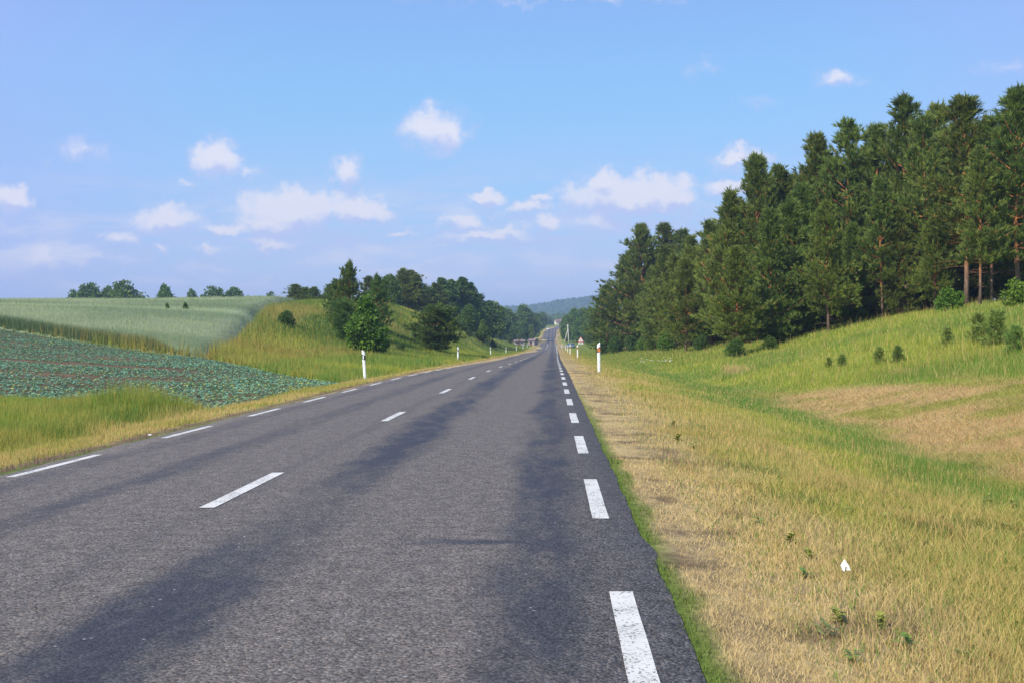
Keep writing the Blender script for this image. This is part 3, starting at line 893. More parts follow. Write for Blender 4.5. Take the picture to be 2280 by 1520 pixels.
def rye_band(c_, X, Y):
    k1 = np.exp(-((Y - (101 - .05 * (X + 40))) / 2.2) ** 2); k2 = np.exp(-((Y - (107 - .05 * (X + 40))) / 3.0) ** 2)
    k3 = np.exp(-((Y - (128 + .12 * (X + 60))) / 2.5) ** 2)
    return lerp(lerp(lerp(c_, RYC * 1.45, k1 * .7), RYD * .8, k2 * .6), RYC * 1.35, k3 * .5)


parts = [(Vc, Tc, rye_band(cc, Vc[:, 0], Vc[:, 1]) * .8)]
N = 330000
Y = 63 * (235 / 63) ** rng.uniform(0, 1, N)
X = -.60 * Y + (.60 * Y - 18) * rng.uniform(0, 1, N)
edge = rng.uniform(0, 1, N) < .0
ok = in_poly(X, Y, RYE)
X, Y = X[ok], Y[ok]
H = rye_h(X, Y)
d = poly_dist(X, Y, RYE)
root = np.where(d < 2.0, 0, H * .55)
h = np.maximum(H * rng.uniform(.9, 1.2, len(X)) - root, .1)
c = lerp(np.broadcast_to(RYC * 1.12, (len(X), 3)), RYD, sstep(.35, .7, fbm(X, Y, 9, 811)) * .8)
c = rye_band(c, X, Y)
c = lerp(c, np.array((.36, .36, .19)), (rng.uniform(0, 1, len(X)) < .25) * .6)
parts.append(blades('r', X, Y, h, pix(Y, .0004), c, np.abs(rng.normal(0, .22, len(X))), 1, root, seed=31))
# the dark standing edge towards the low crop
N = 26000
u = rng.uniform(0, 1, N)
ex = np.interp(u, [0, .35, 1], [-21.4, -40.6, -90]); ey = np.interp(u, [0, .35, 1], [66.2, 77.5, 94.5]) + rng.uniform(0, .9, N)
h = 1.0 * rng.uniform(.75, 1.15, N) * sstep(-21.5, -27, ex)
c = lerp(np.broadcast_to(np.array((.12, .185, .085)), (N, 3)), np.array((.38, .30, .09)), (rng.uniform(0, 1, N) < .45 * sstep(-40, -25, ex)) * 1.0)
parts.append(blades('r', ex, ey, h + .05, pix(ey, .0005), c, np.abs(rng.normal(0, .12, N)), 1, seed=32))
V, T, c = merge(parts)
tag(link('rye_field', mesh_np('rye_field', V, T, M_rye, c)), 'pale grey green field of standing rye on the left rise', 'grain field', kind='stuff')


# ------------------------------------------------------------------ trees
def fans(Pp, Dd, Ll, n, spread, wid, r, tintlo, tinthi, droop=0.0):
    """shoots: n narrow leaves fanned round each direction"""
    m_ = len(Pp)
    P = np.repeat(Pp, n, 0); D = np.repeat(Dd, n, 0); L = np.repeat(Ll, n)[:, None] * r.uniform(.6, 1.15, (m_ * n, 1))
    rnd = r.normal(0, 1, (m_ * n, 3))
    perp = rnd - D * (rnd * D).sum(1, keepdims=True)
    perp /= np.linalg.norm(perp, axis=1, keepdims=True) + 1e-6
    dd = D + perp * r.uniform(.2, spread, (m_ * n, 1))
    dd /= np.linalg.norm(dd, axis=1, keepdims=True)
    s = np.cross(dd, r.normal(0, 1, (m_ * n, 3)))
    s /= np.linalg.norm(s, axis=1, keepdims=True) + 1e-6
    B = P + D * L * r.uniform(-.15, .45, (m_ * n, 1))
    w = wid * r.uniform(.7, 1.3, (m_ * n, 1))
    tip = B + dd * L
    tip[:, 2] -= droop * L[:, 0]
    V = np.stack([B, B + dd * L * .45 + s * w * .5, tip, B + dd * L * .45 - s * w * .5], 1).reshape(-1, 3)
    k = (np.arange(m_ * n) * 4)[:, None]
    T = np.concatenate([k + np.array([[0, 1, 2]]), k + np.array([[0, 2, 3]])], 0)
    t_ = np.repeat(r.uniform(0, 1, m_), n) * .65 + .35 * r.uniform(0, 1, m_ * n)
    c = lerp(np.broadcast_to(np.array(tintlo), (m_ * n, 3)), np.array(tinthi), t_)
    return V, T, np.repeat(c, 4, 0)


def trunk_path(H, r, lean=.02, n=9):
    pts = []
    ox = oy = 0.0
    for i in range(n):
        t_ = i / (n - 1)
        ox += r.normal(0, lean) * H / n; oy += r.normal(0, lean) * H / n
        pts.append(np.array((ox, oy, H * t_)))
    pts[0] = np.array((0, 0, -.25))
    return pts


def on_path(pts, z):
    zs = [p[2] for p in pts]
    return np.array([np.interp(z, zs, [p[0] for p in pts]), np.interp(z, zs, [p[1] for p in pts]), z])


def make_pine(name, H, crown0, rad, seed, shape='cone', r0=.15, dead=0, shoots=1.0, tints=((.070, .125, .03), (.26, .315, .055)), leaders=1, wid=.06, spread=.55):
    r = np.random.default_rng(seed)
    pts = trunk_path(H * .97, r, .025)
    tb = MB()
    tb.tube(pts, [max(r0 * (1 - i / 8.0) ** .8, .015) * (1.35 if i == 0 else 1) for i in range(9)], 7)
    Pp = []; Dd = []; Ll = []
    z = H * crown0
    gap = .034 * H / 1.0
    gap = min(.62, max(.28, .042 * H))
    while z < H * .985:
        t_ = (z / H - crown0) / (1 - crown0)
        if shape == 'cone': prof = (1 - t_) ** .75 * min(1, .55 + t_ * 2.2)
        elif shape == 'round': prof = math.sqrt(max(0, 1 - (2 * t_ - .92) ** 2 * .93))
        else: prof = (1 - t_) ** .72 * min(1, .5 + t_ * 2.2) * 1.1
        nb = r.integers(4, 7)
        a0 = r.uniform(0, 6.28)
        for b in range(nb):
            if r.uniform() < .10: continue
            az = a0 + b * 6.283 / nb + r.normal(0, .25)
            L = rad * prof * r.uniform(.5, 1.2) + .13
            el0 = np.interp(t_, [0, .35, .7, 1], [-.1, .1, .45, 1.0] if shape == 'round' else [.0, .4, .95, 1.25]) + r.normal(0, .12)
            p0 = on_path(pts, z + r.normal(0, .12))
            dh = np.array((math.cos(az), math.sin(az), 0))
            bp = []
            ns = 5
            for i in range(ns):
                s = i / (ns - 1)
                bp.append(p0 + dh * L * s * math.cos(el0) + np.array((0, 0, 1)) * (L * s * math.sin(el0) + .22 * L * s * s - .10 * L * s * (1 - t_)))
            tb.tube(bp, [max(.010, .022 * L * (1 - i / ns) + .008) for i in range(ns)], 4, False)
            nsh = max(4, int((6 + 9 * L) * shoots))
            for k in range(nsh):
                s = r.uniform(.22, 1.0) ** .7
                base = bp[0] * (1 - s) + bp[-1] * s
                base = np.array([np.interp(s, np.linspace(0, 1, ns), [q[j] for q in bp]) for j in range(3)])
                lat = r.normal(0, 1, 3); lat[2] *= .45
                off = lat * (.13 * L * s + .10)
                Pp.append(base + off)
                d = dh * r.uniform(.2, .8) + np.array((0, 0, r.uniform(.35, 1.3))) + lat * .3
                Dd.append(d / np.linalg.norm(d)); Ll.append(r.uniform(.30, .56))
        z += gap * r.uniform(.75, 1.25)
    for q in range(leaders):
        sp_ = 0.0 if q == 0 else spread * H / 15
        b0 = on_path(pts, H * .86) + np.array((r.normal(0, sp_), r.normal(0, sp_), 0))
        hh = H * (.125 if q == 0 else r.uniform(.05, .13))
        for k in range(34):
            s = r.uniform(0, 1)
            Pp.append(b0 + np.array((r.normal(0, .16 * (1.05 - s)), r.normal(0, .16 * (1.05 - s)), hh * s)))
            d = np.array((r.normal(0, .5 * (1.1 - s)), r.normal(0, .5 * (1.1 - s)), 1.0)); Dd.append(d / np.linalg.norm(d)); Ll.append(.36)
    for k in range(dead):
        zz = H * r.uniform(min(.10, crown0 * .5), crown0 + .05); az = r.uniform(0, 6.28); L = r.uniform(.7, 1.9)
        p0 = on_path(pts, zz)
        tb.tube([p0, p0 + np.array((math.cos(az) * L * .5, math.sin(az) * L * .5, .05)), p0 + np.array((math.cos(az) * L, math.sin(az) * L, -.05))], [.022, .015, .007], 4, False)
    V, T, c = fans(np.array(Pp), np.array(Dd), np.array(Ll), 16, .8, wid, r, tints[0], tints[1])
    o = empty(name, (0, 0, 0))
    tb.build('trunk', M_pinebark, o, True)
    link('crown', mesh_np('crown', V, T, M_needle, c), o)
    return o


def make_leafy(name, H, crown0, rad, seed, lobes=9, leaf=.28, nleaf=5200, r0=.16, tints=((.065, .13, .03), (.19, .285, .05)), pointy=0.0, open_=.25):
    r = np.random.default_rng(seed)
    pts = trunk_path(H * .9, r, .03)
    tb = MB()
    tb.tube(pts, [max(r0 * (1 - i / 8.5), .02) * (1.35 if i == 0 else 1) for i in range(9)], 7)
    Cc = []
    for i in range(lobes):
        t_ = (i + .5) / lobes
        z = H * (crown0 + (1 - crown0) * (.08 + .84 * t_))
        prof = math.sin(math.pi * min(.98, .16 + .80 * t_ ** (1.0))) if not pointy else (1 - t_) ** .8 * min(1, .5 + 2.5 * t_)
        for k in range(3 if prof > .4 else 2):
            az = r.uniform(0, 6.28); rr = rad * prof * r.uniform(.25, .78)
            cpos = on_path(pts, min(z, H * .88)) + np.array((math.cos(az) * rr, math.sin(az) * rr, z - min(z, H * .88) + r.normal(0, .03 * H)))
            sz = rad * (.30 + .22 * r.uniform()) * (.55 + .6 * prof)
            Cc.append((cpos, sz))
            p0 = on_path(pts, max(.12 * H, z - rr * .8 - .1 * H))
            mid = (p0 + cpos) * .5 + np.array((0, 0, -.04 * H))
            tb.tube([p0, mid, cpos], [r0 * .35, r0 * .22, .012], 5, False)
    Cc.append((on_path(pts, H * .9), rad * (.22 if pointy else .32)))
    wts = np.array([c[1] ** 2 for c in Cc]); wts /= wts.sum()
    ch = r.choice(len(Cc), nleaf, p=wts)
    cen = np.array([c[0] for c in Cc])[ch]; sz = np.array([c[1] for c in Cc])[ch]
    d = r.normal(0, 1, (nleaf, 3)); d /= np.linalg.norm(d, axis=1, keepdims=True)
    # clustered into twigs: snap directions to a limited set so that gaps show
    tw = r.normal(0, 1, (max(60, nleaf // 24), 3)); tw /= np.linalg.norm(tw, axis=1, keepdims=True)
    d = tw[r.integers(0, len(tw), nleaf)] + d * open_
    d /= np.linalg.norm(d, axis=1, keepdims=True)
    P = cen + d * (sz * r.uniform(.62, 1.08, nleaf))[:, None] * np.array((1, 1, .85))
    P[:, 2] = np.maximum(P[:, 2], H * crown0 * .6 + .05)
    D = d * .7 + r.normal(0, .5, (nleaf, 3)) + np.array((0, 0, .15)); D /= np.linalg.norm(D, axis=1, keepdims=True)
    V, T, c = fans(P, D, np.full(nleaf, leaf), 3, 1.2, leaf * .55, r, tints[0], tints[1], .15)
    o = empty(name, (0, 0, 0))
    tb.build('trunk', M_bark, o, True)
    link('crown', mesh_np('crown', V, T, M_leaf, c), o)
    return o


PINE = {
    'forest1': (make_pine('pine_tree', 15.0, .36, 3.1, 101, 'ovate', .16, 16), 15.0),
    'forest2': (make_pine('pine_tree', 15.0, .28, 2.9, 102, 'ovate', .15, 14, leaders=2), 15.0),
    'forest3': (make_pine('pine_tree', 15.0, .20, 3.2, 103, 'ovate', .16, 12, leaders=3), 15.0),
    'edge1': (make_pine('pine_tree', 12.0, .05, 3.5, 104, 'cone', .17, 2, 1.05), 12.0),
    'edge2': (make_pine('pine_tree', 12.0, .07, 3.3, 105, 'cone', .16, 3, 1.05, leaders=2), 12.0),
    'edge3': (make_pine('pine_tree', 12.0, .13, 3.3, 106, 'ovate', .16, 5, 1.1, tints=((.085, .14, .03), (.31, .36, .06))), 12.0),
    'bush': (make_pine('pine_tree', 5.0, .10, 2.2, 107, 'round', .11, 0, 1.15, leaders=3, tints=((.055, .115, .028), (.185, .27, .052))), 5.0),
    'young': (make_pine('young_pine', 2.0, .05, .75, 108, 'cone', .04, 0, .5, tints=((.15, .23, .05), (.30, .38, .09)), wid=.045), 2.0),
    'old': (make_pine('pine_tree', 8.0, .06, 3.0, 109, 'ovate', .15, 4, .6, tints=((.065, .125, .03), (.215, .30, .06)), leaders=5, spread=1.3), 8.0),
}
LEAFY = {
    'round1': (make_leafy('leafy_tree', 12, .10, 4.6, 201, leaf=.55), 12.0),
    'round2': (make_leafy('leafy_tree', 12, .12, 5.2, 202, leaf=.55, lobes=8), 12.0),
    'wide': (make_leafy('leafy_tree', 8, .05, 5.2, 203, leaf=.5, lobes=6), 8.0),
    'tall1': (make_leafy('leafy_tree', 14, .06, 2.5, 204, leaf=.42, lobes=12, pointy=1.0, tints=((.065, .13, .035), (.19, .28, .06))), 14.0),
    'tall2': (make_leafy('leafy_tree', 14, .05, 2.9, 205, leaf=.42, lobes=11, pointy=1.0, tints=((.065, .13, .035), (.19, .28, .06))), 14.0),
    'sapling': (make_leafy('leafy_tree', 5.2, .04, 1.9, 206, leaf=.26, lobes=9, nleaf=3600, r0=.09, pointy=1.0,
                           tints=((.075, .16, .02), (.21, .34, .035)), open_=.3), 5.2),
    'shrub': (make_leafy('shrub', 2.0, .02, 1.15, 207, leaf=.17, lobes=4, nleaf=1700, r0=.04, tints=((.05, .11, .025), (.13, .21, .04))), 2.0),
    'brightshrub': (make_leafy('shrub', 2.0, .02, 1.1, 208, leaf=.17, lobes=4, nleaf=1500, r0=.04, tints=((.08, .16, .02), (.19, .30, .035))), 2.0),
}
ALLK = {**PINE, **LEAFY}
firstuse = set()
rnd = random.Random(5)


def put(kind, X, Y, H, label, cat, group=None, wide=1.0, sink=0.0):
    src, h0 = ALLK[kind]
    s = H / h0
    loc = (X, Y, gz(X, Y) - sink)
    rz = rnd.uniform(0, 6.28)
    sc = (s * wide, s * wide, s)
    if kind not in firstuse:
        firstuse.add(kind)
        src.location = loc; src.rotation_euler = (0, 0, rz); src.scale = sc
        tag(src, label, cat, group)
        return src
    o = copy_thing(src, loc, rz, sc, label, group)
    o['category'] = cat
    return o


def stand(kind, px, Y, topy, label, cat, group=None, wide=1.0, xoff=0.0):
    """a tree whose stem stands on sight line px at distance Y and whose tip reaches topy"""
    X = sight(px, 760)[0] * Y + xoff
    ztop = EYE + sight(px, topy)[1] * Y
    return put(kind, X, Y, max(ztop - gz(X, Y), 1.0), label, cat, group, wide)


# pines on the right: the ones one can single out
FR = [
    ('edge2', 1352, 192, 640, 'low wide pine nearest the road, leftmost of the right hand forest', 1.5),
    ('edge1', 1398, 182, 572, 'broad green pine reaching the ground right behind the first orange banded post', 1.4),
    ('edge3', 1432, 176, 512, 'tall pine whose tip stands first above the left end of the forest', 1.0),
    ('forest2', 1482, 178, 500, 'dark pine with open crown and sky gaps, highest left of the forest dip', 1.25),
    ('forest1', 1520, 176, 514, 'dark ragged pine just right of the open crowned pine with sky gaps', 1.2),
    ('edge1', 1462, 150, 640, 'short bushy pine in front of the dark open crowned pines', 1.0),
    ('edge3', 1527, 110, 585, 'pine with short bare dark stem standing in the grass beside the bright green shrub', 1.05),
    ('edge2', 1585, 118, 500, 'pine with ragged tip rising just right of the dip in the forest skyline', 1.05),
    ('edge3', 1640, 80, 560, 'front pine with the thickest dark stem, standing furthest out on the grass slope', 1.05),
    ('edge1', 1632, 98, 432, 'pine with thin pale tip behind the thick stemmed front pine', 1.0),
    ('forest3', 1692, 97, 350, 'slender pine with a lone spiky tip beside the small white cloud', 1.0),
    ('forest2', 1742, 100, 372, 'pine with twin tips just right of the lone spiky tip', 1.0),
    ('edge1', 1720, 84, 470, 'full green pine at the front, right of the thick stemmed one', 1.0),
    ('forest3', 1818, 98, 305, 'pine with dark pointed tip rising alone on the middle skyline', 1.0),
    ('edge3', 1845, 81, 462, 'bright green young pine with upright shoots at the front of the forest', .9),
    ('forest1', 1890, 96, 274, 'pine with a dark steeple tip right of the middle of the forest skyline', 1.0),
    ('edge2', 1790, 90, 420, 'dense dark pine behind the bright young pine', 1.0),
    ('forest3', 1952, 95, 285, 'pine between the steeple tip and the tallest clump', 1.0),
    ('forest2', 2022, 92, 221, 'tallest pine in the clump right of the steeple tip', 1.1),
    ('forest1', 2062, 86, 262, 'pine with a visible orange upper trunk behind side branches', 1.0),
    ('forest3', 2096, 90, 238, 'pine with a thin feathery tip left of the broad conical crown', 1.0),
    ('forest1', 2152, 77, 218, 'pine with a broad conical top and the longest orange bare trunk', 1.15),
    ('forest2', 2182, 72, 330, 'pine with reddish bare trunk just right of the longest orange trunk', .95),
    ('forest1', 2208, 80, 262, 'thin stemmed pine right of the two orange trunks', .9),
    ('forest3', 2272, 73, 200, 'tall pine cut by the right edge of the picture', 1.15),
    ('forest2', 1965, 84, 400, 'slim pine with bare lower stem under the tallest clump', .9),
]
for kind, px, Y, ty, lab, wd in FR:
    stand(kind, px, Y, ty, lab, 'pine tree', 'pines along the front of the forest', wd)
for kind, px, Y, ty, lab in (
        ('edge1', 1938, 88, 520, 'half grown pine in the shade under the tallest clump'),
        ('edge2', 2000, 84, 470, 'half grown pine filling the gap left of the orange upper trunk'),
        ('edge3', 2082, 80, 480, 'half grown pine between the orange upper trunk and the longest orange trunk'),
        ('edge1', 2128, 84, 430, 'dark half grown pine just behind the longest orange trunk'),
        ('edge2', 2226, 84, 450, 'half grown pine behind the thin stemmed pine at the right'),
        ('edge3', 2282, 82, 430, 'half grown pine at the right edge of the picture'),
        ('edge1', 1900, 86, 500, 'half grown pine right of the bright young pine with upright shoots')):
    stand(kind, px, Y, ty, lab, 'pine tree', 'half grown pines at the forest edge', .95)
SKX = [1330, 1400, 1430, 1520, 1560, 1590, 1620, 1690, 1740, 1820, 1890, 2020, 2090, 2160, 2210, 2270, 2400]
SKY_ = [690, 560, 515, 515, 550, 510, 450, 385, 385, 325, 295, 250, 260, 250, 275, 220, 200]
placed = [(sight(px, 760)[0] * Y, Y) for _, px, Y, *_ in FR]
placed += [(sight(px, 760)[0] * Y, Y) for px, Y in ((1938, 88), (2000, 84), (2082, 80), (2128, 84), (2226, 84), (2282, 82), (1900, 86))]
cnt = 0
tries = 0
while cnt < 185 and tries < 20000:
    tries += 1
    Y = rnd.uniform(80, 215)
    lo = np.interp(Y, [78, 84, 92, 110, 150, 215], [30, 20, 17, 15.5, 14.5, 14.5])
    X = rnd.uniform(lo, .53 * Y + 3 if Y < 130 else lo + 46)
    px = 1228 + 2407 * X / Y
    if any((X - a) ** 2 + (Y - b) ** 2 < 1.9 ** 2 for a, b in placed): continue
    H = rnd.uniform(12.5, 16.5) * (.8 if X < lo + 2 else 1)
    z0 = gz(X, Y)
    sk = np.interp(px, SKX, SKY_) + rnd.uniform(2, 26)
    hmax = EYE + sight(px, sk)[1] * Y - z0
    H = min(H, hmax)
    if H < 6: continue
    placed.append((X, Y)); cnt += 1
    put(rnd.choice(['edge1', 'edge2', 'edge3', 'forest3'] if (X < lo + 3 or X > lo + 9) else ['forest2', 'forest3', 'edge2']), X, Y, H,
        'pine crowded inside the right hand forest behind the front row', 'pine tree', 'pines inside the right hand forest', rnd.uniform(.95, 1.2))
# shrubs and saplings by the forest
for kind, px, Y, H, lab in (
        ('brightshrub', 1488, 128, 2.3, 'bright green leafy shrub between the bushy pine and the short stemmed pine'),
        ('brightshrub', 1445, 150, 1.7, 'small bright green shrub at the foot of the leftmost pines'),
        ('shrub', 1340, 178, 2.4, 'dark shrub under the leftmost pine, nearest the road'),
        ('shrub', 1372, 172, 2.6, 'dark shrub between the two leftmost pines of the forest'),
        ('shrub', 1408, 165, 2.3, 'dark shrub under the broad pine behind the first right hand post'),
        ('brightshrub', 1428, 158, 1.9, 'yellow green shrub left of the small bright one at the leftmost pines'),
        ('shrub', 1560, 108, 1.5, 'shrub in the gap just right of the short stemmed pine'),
        ('shrub', 1640, 78, 1.3, 'low dark shrub right at the foot of the thick stemmed front pine'),
        ('brightshrub', 2112, 72, 1.6, 'green leafy shrub under the forest edge left of the orange trunks'),
        ('brightshrub', 2262, 60, 1.5, 'green shrub on the bank at the right edge of the picture'),
        ('shrub', 1712, 79, 1.0, 'low shrub in the dark under the front pines, right of the thick stem')):
    put(kind, sight(px, 760)[0] * Y, Y, H, lab, 'shrub', 'shrubs along the forest edge')
for px, Y, H, lab in (
        (2218, 44, 1.45, 'biggest young pine on the grassy bank at the right'),
        (2180, 47, 1.2, 'young pine just left of the biggest one on the bank'),
        (2000, 46, .75, 'small young pine low on the bank near the mown hay'),
        (1958, 48, .75, 'small pine seedling left of the low young pine by the hay'),
        (1875, 50, .6, 'smallest pine seedling on the bank, nearest the ditch'),
        (2108, 49, .8, 'pine seedling alone between the two clumps of young pines'),
        (1845, 52, .5, 'tiny seedling beside the smallest pine on the bank'),
        (2262, 40, 1.0, 'young pine at the right edge of the bank')):
    put('young', sight(px, 760)[0] * Y, Y, H * .85, lab, 'young pine', 'young pines on the bank')

for px, Y, H in ((374, 101, 1.25), (414, 101, 1.35)):
    put('shrub', sight(px, 760)[0] * Y, Y, H, 'dark weedy clump standing up in the rye, ' + ('left' if px < 400 else 'right') + ' of the pair', 'shrub', None, .42)

# left mound
stand('old', 800, 112, 594, 'tallest pine on the left mound with forked ragged top', 'pine tree', None, .8, -1.0)
stand('old', 752, 116, 630, 'pine leaning out left of the tallest mound pine', 'pine tree', None, 1.2)
stand('old', 842, 122, 622, 'dense pine just right of the tallest mound pine', 'pine tree')
put('bush', sight(768, 760)[0] * 104, 104, 3.3, 'low dark pine under the tallest mound pine', 'pine tree', None, .9)
put('sapling', sight(815, 760)[0] * 94, 94, 5.3, 'bright green leafy tree at the foot of the mound behind the nearest left post', 'tree', None, 1.12)
put('sapling', sight(845, 760)[0] * 97, 97, 2.3, 'small leafy tree touching the right side of the bright green one', 'tree', None, 1.1)
put('bush', sight(970, 760)[0] * 124, 124, 4.4, 'round dark pine standing alone at the foot of the mound', 'pine tree', None, 1.3)
put('shrub', sight(640, 760)[0] * 101, 101, 1.5, 'dark green shrub on the slope beside the rye', 'shrub', None, 1.05)
put('sapling', sight(1076, 760)[0] * 238, 238, 5.4, 'small leafy tree at the foot of the mound near the third left post', 'tree')
put('shrub', sight(1045, 760)[0] * 215, 215, 1.5, 'small shrub at the mound foot left of the small leafy tree', 'shrub')
put('shrub', sight(1098, 760)[0] * 240, 240, 1.6, 'small shrub right of the small leafy tree on the mound foot', 'shrub')
put('shrub', sight(893, 760)[0] * 110, 110, .9, 'tiny shrub on the grass between the leafy tree and the round pine', 'shrub')
for kind, px, Y, ty, wd, lab in (
        ('edge3', 658, 190, 636, 1.7, 'leftmost pine behind the mound, next to the rye field'),
        ('edge1', 700, 195, 640, 1.7, 'pine second from the rye field behind the mound'),
        ('edge1', 735, 200, 634, 1.7, 'pine behind the mound left of the forked pine'),
        ('round1', 868, 205, 612, .8, 'dark tree behind the mound right of the forked pine'),
        ('edge1', 898, 212, 600, 1.1, 'highest dark tree behind the crest of the mound'),
        ('edge2', 928, 215, 614, 1.1, 'dark tree sloping down right of the highest one on the crest'),
        ('round2', 955, 225, 642, .8, 'low dark tree in the dip between the two tree clumps on the mound'),
        ('tall1', 985, 240, 612, 1.1, 'leftmost pointed tree of the right clump on the mound'),
        ('tall2', 1010, 248, 616, 1.0, 'second pointed tree of the right clump on the mound'),
        ('tall1', 1032, 252, 610, 1.0, 'highest pointed tree of the right clump on the mound'),
        ('tall2', 1052, 262, 632, 1.1, 'pointed tree right of the highest one in the right clump'),
        ('tall1', 1068, 275, 648, 1.2, 'sloping tree near the right end of the mound clump'),
        ('tall2', 1086, 290, 664, 1.2, 'last tree on the right end of the mound clump'),
        ('edge1', 680, 196, 641, 1.6, 'low pine between the two leftmost behind the mound'),
        ('edge3', 765, 200, 628, 1.5, 'pine half hidden by the forked pine on the mound'),
        ('edge2', 822, 205, 618, 1.4, 'dark tree showing right of the forked top of the mound pine'),
        ('edge3', 915, 220, 607, 1.4, 'tree between the highest dark tree and the sloping one on the crest'),
        ('edge1', 972, 232, 632, 1.4, 'dark tree at the left foot of the right clump'),
        ('tall1', 998, 245, 622, 1.3, 'pointed tree tucked between the first and second of the right clump'),
        ('tall2', 1022, 256, 618, 1.3, 'pointed tree just left of the highest in the right clump'),
        ('tall1', 1045, 262, 622, 1.3, 'pointed tree just right of the highest in the right clump'),
        ('round2', 1096, 305, 676, .8, 'rounded tree beyond the right end of the mound clump'),
        ('round1', 1045, 225, 678, .75, 'rounded greyish green tree in front of the right clump'),
        ('round2', 1010, 262, 668, .8, 'dark tree filling the foot of the right clump'),
        ('round1', 1075, 270, 690, .8, 'dark leafy tree low at the right foot of the clump')):
    stand(kind, px, Y, ty, lab, 'tree', 'trees on the back of the mound', wd * 1.3)
# field trees on the left skyline
for kind, px, Y, ty, wd, lab in (
        ('wide', 162, 330, 655, .5, 'tiny tree leftmost on the skyline of the rye field'),
        ('wide', 208, 330, 641, .75, 'rounded tree left of the two biggest on the rye skyline'),
        ('wide', 245, 340, 647, .5, 'small tree between the two big rounded ones on the rye skyline'),
        ('wide', 283, 325, 636, .72, 'big domed tree left of the lone one on the rye skyline'),
        ('round1', 368, 315, 634, .62, 'lone conical tree in the middle of the rye skyline'),
        ('wide', 425, 330, 653, .4, 'small tree just right of the lone conical one'),
        ('wide', 470, 350, 648, .75, 'left one of the two flat topped trees on the rye skyline'),
        ('wide', 522, 350, 650, .75, 'right one of the two flat topped trees on the rye skyline'),
        ('wide', 607, 350, 659, .4, 'tiny tree on the skyline just left of the mound')):
    stand(kind, px, Y, ty, lab, 'tree', 'trees on the skyline behind the rye', wd)
# trees where the road runs into the distance
for kind, px, Y, ty, wd in (
        ('round1', 1112, 400, 694, .9), ('round2', 1128, 430, 690, .9), ('round1', 1146, 450, 700, .9), ('round2', 1163, 470, 682, .8),
        ('round1', 1180, 480, 694, .8), ('round2', 1190, 520, 700, .8), ('round1', 1138, 400, 716, .8), ('round2', 1168, 445, 716, .8),
        ('round1', 1156, 425, 728, .6), ('round2', 1120, 420, 722, .8), ('round1', 1100, 380, 715, .9), ('round2', 1200, 620, 700, .8),
        ('round1', 1208, 700, 694, .8), ('tall1', 1216, 780, 700, 1.2), ('tall2', 1226, 870, 705, 1.3), ('round2', 1183, 445, 724, .6)):
    stand(kind, px, Y, ty, 'leafy tree in the dark wood left of the far road', 'tree', 'trees left of the far road', wd)
for kind, px, Y, ty, wd in (
        ('round1', 1262, 470, 702, .8), ('round2', 1278, 455, 690, .8), ('round1', 1298, 430, 692, .8), ('round2', 1318, 390, 700, .8),
        ('round1', 1336, 330, 706, .8), ('round2', 1290, 400, 712, .7), ('round1', 1312, 350, 722, .7), ('round2', 1345, 290, 712, .7),
        ('round2', 1258, 600, 708, .8), ('round1', 1300, 520, 686, .9), ('round2', 1330, 480, 690, .9), ('tall2', 1262, 720, 704, 1.2)):
    stand(kind, px, Y, ty, 'leafy tree in the dark wood right of the far road', 'tree', 'trees right of the far road', wd)
for k, (o, h) in ALLK.items():
    if k not in firstuse:
        for ch in list(o.children): bpy.data.objects.remove(ch)
        bpy.data.objects.remove(o)

# ------------------------------------------------------------------ distant hills with woods
M_far = attr_mat('far_wood', 0.0, .9)
hx = np.linspace(-1500, 1500, 120); hy = np.linspace(1750, 3600, 50)
HX, HY = np.meshgrid(hx, hy)
ridge = np.interp(HX / 2500 * 2407 + 1228, [-200, 900, 1100, 1160, 1200, 1240, 1290, 1330, 1400, 1600, 2600], [58, 64, 66, 67, 71, 79, 85, 89, 92, 82, 60])
HZ = 20 + (ridge - 20) * sstep(1750, 2500, HY) - 25 * sstep(2600, 3600, HY)
idx = np.arange(HX.size).reshape(HX.shape)
Q = np.stack([idx[:-1, :-1], idx[:-1, 1:], idx[1:, 1:], idx[1:, :-1]], -1).reshape(-1, 4)
hc = np.broadcast_to(np.array((.06, .095, .035)), (HX.size, 3)) * (.7 + .6 * fbm(HX.ravel(), HY.ravel(), 180, 900))[:, None]
tag(link('hills', mesh_np('hills', np.stack([HX, HY, HZ], -1).reshape(-1, 3), Q, M_far, hc, True)), kind='structure')
# a wood of many crowns over the hill side
ico_v = np.array([(0, 0, 1)] + [(math.cos(a) * .89, math.sin(a) * .89, .45) for a in np.arange(5) * 1.2566] +
                 [(math.cos(a + .628) * .89, math.sin(a + .628) * .89, -.45) for a in np.arange(5) * 1.2566] + [(0, 0, -1)])
ico_f = np.array([(0, i, i % 5 + 1) for i in range(1, 6)] + [(i, i + 5, i % 5 + 1) for i in range(1, 6)] +
                 [(i % 5 + 1, i + 5, i % 5 + 6) for i in range(1, 6)] + [(11, i % 5 + 6, i + 5) for i in range(1, 6)])
N = 9000
yq = rng.uniform(1000, 2560, N); xq = rng.uniform(-.10, .085, N) * yq
okq = (np.abs(xq - np.interp(yq, [1000, 1100], [36, 58])) > 16) | (yq > 1300)
xq, yq = xq[okq], yq[okq]
rg = np.interp(xq / 2500 * 2407 + 1228, [-200, 900, 1100, 1160, 1200, 1240, 1290, 1330, 1400, 1600, 2600], [58, 64, 66, 67, 71, 79, 85, 89, 92, 82, 60])
zq = np.where(yq > 1800, 20 + (rg - 20) * sstep(1750, 2500, yq), ground_z(xq, yq))
zq = np.maximum(zq, ground_z(xq, yq))
sz = rng.uniform(5, 9, len(xq))
jit = 1 + rng.uniform(-.3, .3, (len(xq), 12, 1))
